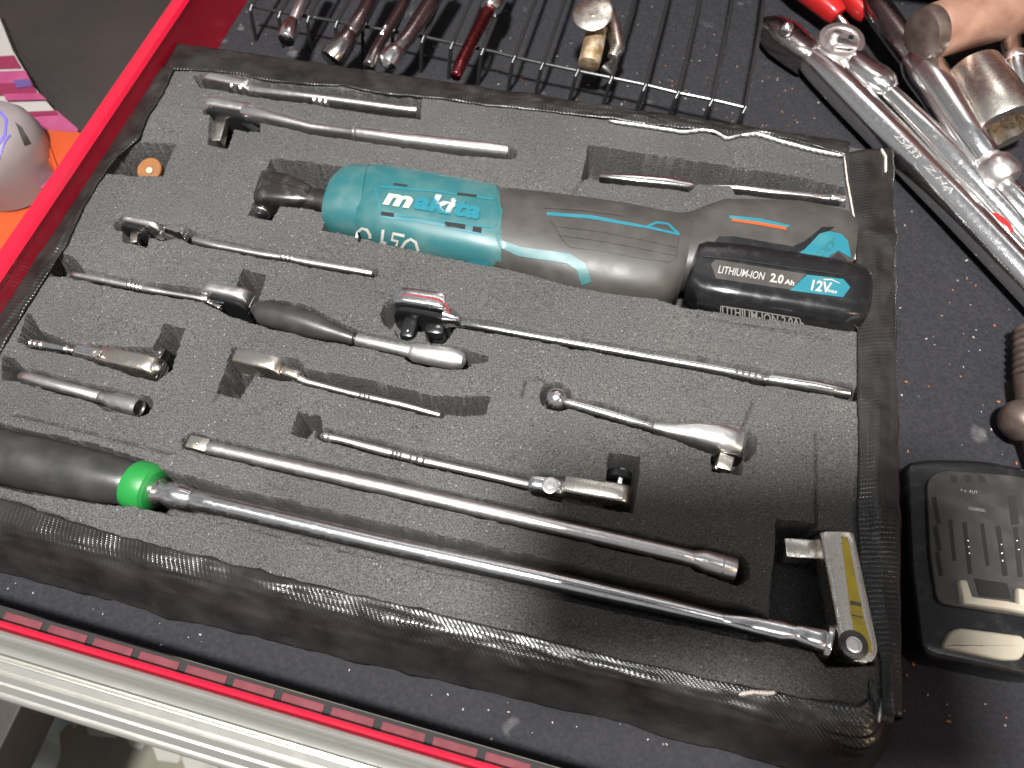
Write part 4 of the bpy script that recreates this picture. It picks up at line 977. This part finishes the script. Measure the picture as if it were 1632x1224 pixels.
t = bar_thing('extension_bar', 'bar with a painted red reflection and a silver collar, right of the dark bars on the rack', 'extension bar', [(800, -40, 22), (785, 5, 20), (755, 60, 20), (735, 100, 21), (726, 122, 18)], mat('painted_red_reflection', (.30, .06, .07), .25, 1, var=(200, (.25, .06, .06), .4, .8)), zr)  # red reflection put into the bar's own colour
link_mesh('collar', *pxtube([(796, -20, 30, None, zr), (790, -2, 34, None, zr), (784, 8, 36, None, zr), (780, 16, 28, None, zr)], n=24), CH, t); rings(t, [(788, 2), (784, 9)], 36, zr, CH)
# rusty joint standing on the rack
t = thing('universal_joint', 'rusty joint with flat disc top lying across the middle of the rack', 'universal joint', (at(945, 60, 0).x, at(945, 60, 0).y, -7), None)
link_mesh('post', *pxtube([(955, 20, 30, None, 6), (950, 50, 33, None, 3), (943, 85, 35, None, 0), (938, 104, 35, None, -2)], n=24), M['rust'], t)
link_mesh('side_post', *pxtube([(972, 20, 22, None, 2), (980, 50, 22, None, 0), (984, 78, 24, None, -3), (975, 92, 16, None, -4)], n=20), M['worn'], t)
link_mesh('disc', *lathe_axis([(-1.6, 12.6), (-.4, 13.6), (.6, 13.6), (1.2, 12.6), (1.2, 3.0), (2.4, 2.4)], at(945, 21, 17), (-.1, -.28, .95), 36), WO, t)
link_mesh('top_stem', *lathe_axis([(0, 6), (10, 6.5), (22, 7)], at(955, 4, 10), (.2, .9, .1), 20), M['rust'], t)
link_mesh('foot', *pxtube([(966, 104, 30, 8, -8), (978, 116, 22, 5, -10)], n=16, power=3), M['gun_metal'], t)

# ------------------------------------------------------------------ big tools at top right
def onliner(name, label, cat, px, z=-20, group='large chrome tools at the top right'):
    p = at(px[0], px[1], z); return thing(name, label, cat, (p.x, p.y, ZL), group)
t = onliner('breaker_bar', 'thick chrome bar with engraved script, nearest to the tray at the top right', 'breaker bar', (1425, 229))
zb = -19
bs = link_mesh('shaft', *pxtube([(1262, 66, 34, None, zb), (1285, 88, 40, None, zb), (1312, 112, 50, None, zb), (1350, 150, 54, None, zb), (1425, 226, 56, None, zb), (1530, 335, 56, None, zb), (1640, 452, 56, None, zb), (1760, 580, 56, None, zb)], n=44), CH, t)
link_mesh('head', *pxtube([(1212, 42, 22, 14, zb), (1228, 48, 46, 20, zb), (1250, 62, 62, 22, zb), (1275, 84, 52, 22, zb), (1290, 96, 44, 22, zb)], n=28, power=2.6), M['dark_chrome'], t)
link_mesh('hinge_pin', *ball_geo(at(1253, 46, -6), 5), CH, t)
link_mesh('square_drive', *stub_geo((1232, 52), (1214, 44), 20, 9, -16, 1), M['gun_metal'], t)
TS = bvh_of([bs])
lettering('engraved_lettering', '25433', TS, M['print_grey'], t, (1424, 216), (15.5, 16), (10, -11), bold=.0, shear=.3, off=.1, th=.08, spacing=.95)
lettering('engraved_lettering', 'Z.HA', TS, M['print_grey'], t, (1472, 265), (19, 19.5), (9, -9), bold=.0, shear=.3, off=.1, th=.08, spacing=1.0)
t = onliner('ratchet', 'chrome ratchet with exposed round gear head, between the engraved bar and the knurled handle', 'ratchet', (1480, 215))
link_mesh('handle', *pxtube([(1408, 138, 26, None, -14), (1420, 152, 30, None, -14), (1480, 212, 38, None, -15), (1530, 265, 44, None, -16), (1590, 330, 42, None, -19), (1650, 400, 40, None, -22)], n=32), CH, t)
link_mesh('neck', *pxtube([(1352, 84, 42, 14, -13), (1372, 108, 46, 15, -13), (1396, 128, 52, 18, -13), (1408, 138, 46, 18, -13), (1416, 148, 32, 14, -14)], n=28, power=2.4), CH, t)
hc = at(1342, 62, -5)
link_mesh('head', *lathe_axis([(-12, 15.5), (-1.2, 16), (0, 15.4), (.2, 12), (-.8, 11.6), (-.8, .5)], hc, (0, -.1, 1), 40), ST, t)
link_mesh('gear_post', *lathe_axis([(-1, 3.6), (2.6, 3.4), (3, 2.6)], hc + Vector((-4, 2, 0)), (0, 0, 1), 20), ST, t)
link_mesh('gear_post', *lathe_axis([(-1, 2.0), (.6, 1.9)], hc + Vector((6, 3, 0)), (0, 0, 1), 16), BLK, t)
link_mesh('selector_lever', *box_geo(hc + Vector((3, -7, 1)), 14, 4.5, 2.4, None, .6), ST, t)
link_mesh('gear_pocket', *lathe_axis([(-1, 4.5), (-.5, 4.5)], hc + Vector((2, -2.5, 0)), (0, 0, 1), 16), HO, t)
t = onliner('ratchet', 'chrome tool with long barrel handle, ringed collar and round end cap', 'ratchet', (1510, 180))
zk = -8
link_mesh('upper_shaft', *pxtube([(1372, -30, 38, None, zk), (1400, 15, 42, None, zk), (1440, 70, 42, None, zk), (1462, 100, 40, None, zk)], n=30), M['dark_chrome'], t)
link_mesh('barrel', *pxtube([(1455, 92, 44, None, zk), (1466, 104, 56, None, zk), (1478, 118, 60, None, zk), (1500, 150, 58, None, zk), (1540, 210, 52, None, zk), (1572, 256, 44, None, zk)], n=36, soft=.5), CH, t)
rings(t, [(1468, 106), (1476, 116)], 60, zk, CH)
link_mesh('end_cap', *pxtube([(1572, 258, 46, None, zk - 2), (1580, 266, 60, None, zk - 2), (1596, 284, 62, None, zk - 2), (1604, 292, 50, None, zk - 2)], n=32, soft=.8), ST, t)
link_mesh('lower_shaft', *pxtube([(1598, 288, 20, None, zk - 3), (1606, 298, 30, None, zk - 4), (1640, 335, 30, None, zk - 6), (1700, 395, 30, None, zk - 10)], n=24), CH, t)
rings(t, [(1616, 308), (1630, 324)], 31, zk - 5, CH)
for px_, lab in (((1280, -20, 1336, 26), 'red plastic handle sticking in from the top, left one of two'), ((1335, -25, 1384, 24), 'red plastic handle sticking in from the top, right one of two')):
    a = at(px_[0], px_[1], -12); t = thing('screwdriver', lab, 'screwdriver', (a.x, a.y, ZL), 'red handled screwdrivers at the top')
    link_mesh('handle', *pxtube([(px_[0] - 30, px_[1] - 28, 34, None, -12), (px_[0], px_[1], 34, None, -12), (px_[2] - 8, px_[3] - 8, 32, None, -14), (px_[2], px_[3], 26, None, -15)], n=20, power=3), M['red_plastic'], t)
    link_mesh('shaft', *pxtube([(px_[2] - 2, px_[3] - 2, 10, None, -16), (px_[2] + 16, px_[3] + 18, 10, None, -20)], n=12), CH, t)
# copper coloured cylinder
t = onliner('hammer_handle', 'fat copper brown cylinder with pale end ring in the top right corner', 'handle', (1550, 40), group=None)
a = at(1480, 52, 12); d_ = at(1640, 5, 12) - a
link_mesh('barrel', *lathe_axis([(0, 15), (6, 17.5), (60, 18.5), (140, 18)], a, d_, 48), M['copper'], t)
link_mesh('end_ring', *lathe_axis([(-7, 12), (-6, 15.5), (-1, 17), (2, 17), (2.4, 15)], a, d_, 44), M['knob'], t)
# big impact socket with a hexagonal mouth
t = onliner('impact_socket', 'large worn impact socket with hexagonal mouth, under the copper cylinder', 'socket', (1590, 170), group=None)
a = at(1548, 108, -4); b = at(1602, 206, -6); d_ = (b - a).normalized(); L = (b - a).length
u = d_.orthogonal().normalized(); w_ = d_.cross(u)
def hexr(c, r, tw=0): return [c + u * (r * (1 + .11 * math.cos(6 * (2 * math.pi * k / 36))) * math.cos(2 * math.pi * k / 36 + tw)) + w_ * (r * (1 + .11 * math.cos(6 * (2 * math.pi * k / 36))) * math.sin(2 * math.pi * k / 36 + tw)) for k in range(36)]
def cir(c, r): return [c + u * (r * math.cos(2 * math.pi * k / 36)) + w_ * (r * math.sin(2 * math.pi * k / 36)) for k in range(36)]
link_mesh('body', *loft_geo([cir(a, 13), cir(a + d_ * 3, 17), cir(a + d_ * (L * .55), 19.5), cir(a + d_ * (L - 2), 20.5), cir(a + d_ * L, 19.6), hexr(a + d_ * L, 13.6), hexr(a + d_ * (L - 18), 13.2), cir(a + d_ * (L - 18.5), 2)]), M['worn'], t)
t = onliner('small_socket', 'small chrome stud socket at the right edge beside the impact socket', 'socket', (1622, 100), group=None)
link_mesh('body', *pxtube([(1608, 60, 30, None, 0), (1614, 90, 30, None, 0), (1616, 96, 36, None, 0), (1619, 106, 36, None, 0), (1620, 110, 28, None, 0), (1630, 150, 30, None, -2)], n=26), CH, t)
link_mesh('band', *pxtube([(1615, 92, 39, None, 0), (1618, 102, 39, None, 0)], n=26), ST, t)
t = onliner('red_cap', 'small glossy red cap between the engraved bar and the thin shaft', 'cap', (1594, 357), group=None)
link_mesh('body', *pxtube([(1578, 342, 14, None, -20), (1584, 348, 24, None, -20), (1598, 362, 26, None, -20), (1610, 374, 20, None, -20)], n=20), M['red_plastic'], t)
# knurled rusty end at the right border
t = onliner('knurled_bar', 'brown knurled bar with a round knob cut off by the right edge', 'bar', (1620, 640), group=None)
link_mesh('knob', *ball_geo(at(1630, 670, -18), 11.5, 28, 18), M['knob'], t)
link_mesh('collar', *pxtube([(1636, 642, 30, None, -18), (1636, 604, 38, None, -18)], n=22), M['knob'], t)
for k in range(7):
    y = 600 - k * 11
    link_mesh('thread', *pxtube([(1642, y, 44, None, -18), (1642, y - 4, 50, None, -18), (1642, y - 8, 44, None, -18)], n=20, soft=.1), M['knob'], t)
link_mesh('stem', *pxtube([(1640, 690, 26, None, -20), (1655, 745, 26, None, -22)], n=18), M['gun_metal'], t)

# ------------------------------------------------------------------ crumbs on the liner
def crumbs(name, n, m, seed, zone, smin, smax, label):
    rg = random.Random(seed); gs = []
    for _ in range(n):
        x = rg.uniform(*zone[0]); y = rg.uniform(*zone[1]); s = rg.uniform(smin, smax)
        V, F = box_geo((x, y, ZL + .25 + s * .3), s * rg.uniform(.8, 2.2), s, s * .7, (Vector((math.cos(x * 9), math.sin(x * 9), 0)), Vector((-math.sin(x * 9), math.cos(x * 9), 0)), Vector((0, 0, 1))))
        gs.append(([v + Vector((rg.uniform(-.2, .2), rg.uniform(-.2, .2), rg.uniform(-.15, .15))) * s for v in V], F))
    V, F = join(*gs)
    o = link_mesh(name, V, F, m, None, smooth=False, kind='stuff'); o['label'] = label; return o
M['crumb_w'] = mat('white_crumb', (.24, .23, .21), .7); M['crumb_o'] = mat('orange_crumb', (.22, .08, .03), .7)
crumbs('white_crumbs', 120, M['crumb_w'], 3, ((156, 300), (60, 470)), .25, .9, 'pale crumbs and chips scattered on the drawer liner')
crumbs('orange_crumbs', 80, M['crumb_o'], 5, ((156, 300), (50, 460)), .3, 1.0, 'orange rust flakes scattered on the drawer liner')
crumbs('white_crumbs', 70, M['crumb_w'], 8, ((-180, 150), (386, 480)), .25, .9, 'pale specks on the liner below the wire rack')
crumbs('orange_crumbs', 70, M['crumb_o'], 9, ((-120, 160), (386, 480)), .25, .8, 'orange specks on the liner below the wire rack')
crumbs('white_crumbs', 40, M['crumb_w'], 11, ((-330, 200), (9, 24)), .2, .55, 'fine pale specks along the front of the liner')

# ------------------------------------------------------------------ beyond the drawer: left and below
def flat_poly(name, pts, z, m, th=1.0, **k):
    P = [at(x, y, z) for x, y in pts]
    V, F = prism_up([(p.x, p.y) for p in P], z - th, z, 0)
    return link_mesh(name, V, F, m, smooth=False, **k)
M['floor'] = mat('concrete', (.10, .105, .098), .75, 0, bump=(30, .5, 1.5), var=(9, (.19, .165, .11), .35, .7))
V = [(-2500, -2500, -560), (2500, -2500, -560), (2500, 2500, -560), (-2500, 2500, -560)]
o = link_mesh('floor', V, [[0, 1, 2, 3]], M['floor'], kind='structure', smooth=False); o['label'] = 'stained concrete workshop floor'
# painted dashes flaking on the floor
M['fpaint'] = mat('worn_floor_paint', (.30, .29, .26), .7, 0, bump=(60, .4, .6), var=(14, (.17, .165, .15), .55, .8))
dash = [(70, 1140, 92, 1146), (92, 1146, 104, 1153), (107, 1149, 122, 1158), (123, 1152, 131, 1161), (135, 1158, 186, 1174), (201, 1180, 228, 1192), (228, 1188, 234, 1194), (243, 1192, 286, 1214), (288, 1208, 345, 1228), (352, 1222, 420, 1250)]
gs = []
for x0, y0, x1, y1 in dash:
    c = [(x0, y0 - 3), (x1, y0 + 1), (x1 + 2, y1 - 4), (x1 - 3, y1 + 2), (x0 + 8, y1 - 2)]
    P = [at(x, y, -558.5) for x, y in c]; gs.append(prism_up([(p.x, p.y) for p in P], -559.6, -558.5, 0))
V, F = join(*gs); o = link_mesh('floor_paint', V, F, M['fpaint'], smooth=False, kind='stuff'); o['label'] = 'broken line of flaking white paint on the floor'
# pale blue rag corner
rag = []; M['rag'] = mat('blue_rag', (.16, .27, .30), .85, 0, bump=(40, .8, 3), var=(14, (.34, .37, .37), .4, .65))
nx_, ny_ = 28, 22
c0 = at(-60, 1090, -440); 
for j in range(ny_):
    for i in range(nx_):
        x = c0.x - 170 + 265 * i / (nx_ - 1); y = c0.y - 120 + 150 * j / (ny_ - 1)
        rag.append((x + 12 * math.sin(j * .9), y + 9 * math.sin(i * .8), -440 + 14 * math.sin(i * .7 + j * .4) + 9 * math.sin(j * 1.1 - i * .3) - 50 * (i / nx_) ** 3))
link_mesh('rag', rag, [[j * nx_ + i, j * nx_ + i + 1, (j + 1) * nx_ + i + 1, (j + 1) * nx_ + i] for j in range(ny_ - 1) for i in range(nx_ - 1)], M['rag'], label='crumpled pale blue rag below the drawer at the lower left', cat='rag', sharp=0)

# dark bag/panel standing left of the drawer
M['dark_panel'] = mat('dark_leatherette', (.006, .004, .0035), .6, 0, bump=(40, .4, 2), var=(6, (.018, .009, .006), .35, .7))
V, F = box_geo((-470, 480, -95), 230, 300, 60, (Vector((.86, -.5, 0)), Vector((.5, .86, 0)), Vector((0, 0, 1))), 10)
P = [at(*p, -60) for p in ((-260, -160), (380, -160), (300, 30), (190, 200), (140, 214), (60, 216), (-260, 216))]
link_mesh('case', *prism_up(roundpoly(P, 10), -239, -60, 5), M['dark_panel'], label='dark brown soft case standing beside the drawer, top left corner', cat='case')
# striped pink and white package
M['pink'] = mat('pink_card', (.19, .022, .075), .45, 0, bump=(80, .3, .5), var=(25, (.23, .05, .11), .4, .7)); M['magenta'] = mat('magenta_print', (.13, .010, .035), .45)
M['white_card'] = mat('white_card', (.24, .22, .21), .5, 0, bump=(80, .3, .5)); M['navy'] = mat('navy_print', (.06, .035, .12), .5)
ZP = -50
P = [at(*p, ZP) for p in ((-140, -60), (-4, 20), (20, 80), (55, 140), (90, 180), (128, 214), (110, 300), (-140, 300))]
pk = thing('package', 'pink and white striped cardboard package at the far left edge', 'package', (P[0].x, P[0].y, -200))
link_mesh('carton', *prism_up([(p.x, p.y) for p in P], -59.5, ZP, 0), M['white_card'], pk, smooth=False)
def print_on(pts, m, z, name='print_band'):
    P = [at(x, y, z) for x, y in pts]; link_mesh(name, *prism_up([(p.x, p.y) for p in P], z - .6, z, 0), m, pk, smooth=False)
print_on([(-100, 96), (22, 88), (34, 108), (-100, 112)], M['magenta'], ZP + 1)
print_on([(-100, 118), (40, 112), (50, 132), (-100, 134)], M['pink'], ZP + 1)
print_on([(-100, 136), (50, 132), (60, 150), (-100, 152)], M['magenta'], ZP + 1.6)
print_on([(20, 128), (44, 126), (52, 136), (28, 140)], M['navy'], ZP + 2.4)
print_on([(5, 150), (62, 148), (74, 158), (10, 160)], M['pink'], ZP + 2.4)
print_on([(40, 178), (90, 176), (124, 205), (126, 300), (60, 300)], M['pink'], ZP + 1)
print_on([(44, 178), (88, 176), (92, 182), (46, 185)], M['magenta'], ZP + 1.8)
# orange tub and clear cup
M['tub'] = mat('orange_tub', (.30, .035, .008), .35, 0, bump=(30, .2, 1), var=(12, (.32, .06, .014), .35, .7)); 
ZT = -40
c = at(20, 325, ZT)
V, F = box_geo((-620, 300, -265), 500, 900, 50, None, 3)
link_mesh('side_shelf', V, F, M['dark_panel'], kind='structure')
tb = thing('tub', 'bright orange plastic tub left of the drawer', 'tub', (c.x, c.y, -240))
link_mesh('tub_wall', *lathe_axis([(0, 36), (170, 42), (190, 45), (196, 47), (199.5, 48), (200.5, 46.5), (200, 42), (197, 40), (182, 38), (180, 1)], (c.x, c.y, -240), (0, 0, 1), 64), M['tub'], tb)
V, F = prism_up(roundpoly([at(*p, ZT + 2) for p in ((66, 204), (140, 210), (136, 250), (100, 300), (80, 260))], 5), ZT - 12, ZT + 2, 2)
link_mesh('tub_lip', V, F, M['tub'], tb)
M['cup'] = mat('frosted_cup', (.21, .18, .175), .35, 0, bump=(40, .3, 1), trans=.1, var=(20, (.15, .125, .125), .4, .7)); M['blue_print'] = mat('blue_print', (.10, .08, .42), .4)
c = at(-26, 222, -20)
cp = thing('plastic_cup', 'frosted plastic cup with blue print standing beside the orange tub', 'cup', (c.x, c.y, -60))
cw = link_mesh('cup_wall', *lathe_axis([(0, 31), (20, 34), (32, 35), (42, 33), (48, 28), (52, 18), (54, 8), (54.3, 1)], (c.x, c.y, -60), (-.05, .06, 1), 56), M['cup'], cp)
CT = bvh_of([cw])
decal('cup_print', band([(-4, 175), (10, 190), (8, 215), (-6, 235)], 4), CT, M['blue_print'], cp, .5, .3)
decal('cup_print', band([(-6, 262), (8, 225), (16, 215)], 3), CT, M['blue_print'], cp, .5, .3)
decal('cup_print', [(24, 195), (34, 203), (48, 228), (38, 232)], CT, M['grip'], cp, .5, .3)
# tool chest front above the drawer (only its reflection shows) and the photographer's phone, with an added flap, that shades the lower right
ch = thing('tool_chest', 'red tool chest behind the drawer', 'tool chest', (40, 560, 40))
V, F = box_geo((40, 693, 160), 900, 300, 270, None, 4); link_mesh('chest_body', V, F, M['cab_red'], ch)
for k in range(1):
    V, F = box_geo((40, 540, 190 + k * 170), 800, 6, 150, None, 2); link_mesh('drawer_front', V, F, M['cab_red'], ch)
    V, F = box_geo((40, 533, 250 + k * 170), 780, 10, 14, None, 3); link_mesh('drawer_pull', V, F, M['alu'], ch)
RX = R @ Vector((1, 0, 0)); RY = R @ Vector((0, 1, 0)); RZ = R @ Vector((0, 0, 1))
pc = C0 + RX * 54 + RY * 22 + RZ * 9
V, F = box_geo(pc, 168, 80, 8, (RX, RY, RZ), 2.5)
V2, F2 = box_geo(C0 + RX * 100 - RY * 36 + RZ * 9, 76, 44, 5, (RX, RY, RZ), 1.5)  # flap slab added to spread the phone's shadow further
V, F = join((V, F), (V2, F2))
ph = link_mesh('phone', V, F, M['gloss_black'], None, label='black phone with an added shading flap, held over the drawer taking the picture', cat='phone')
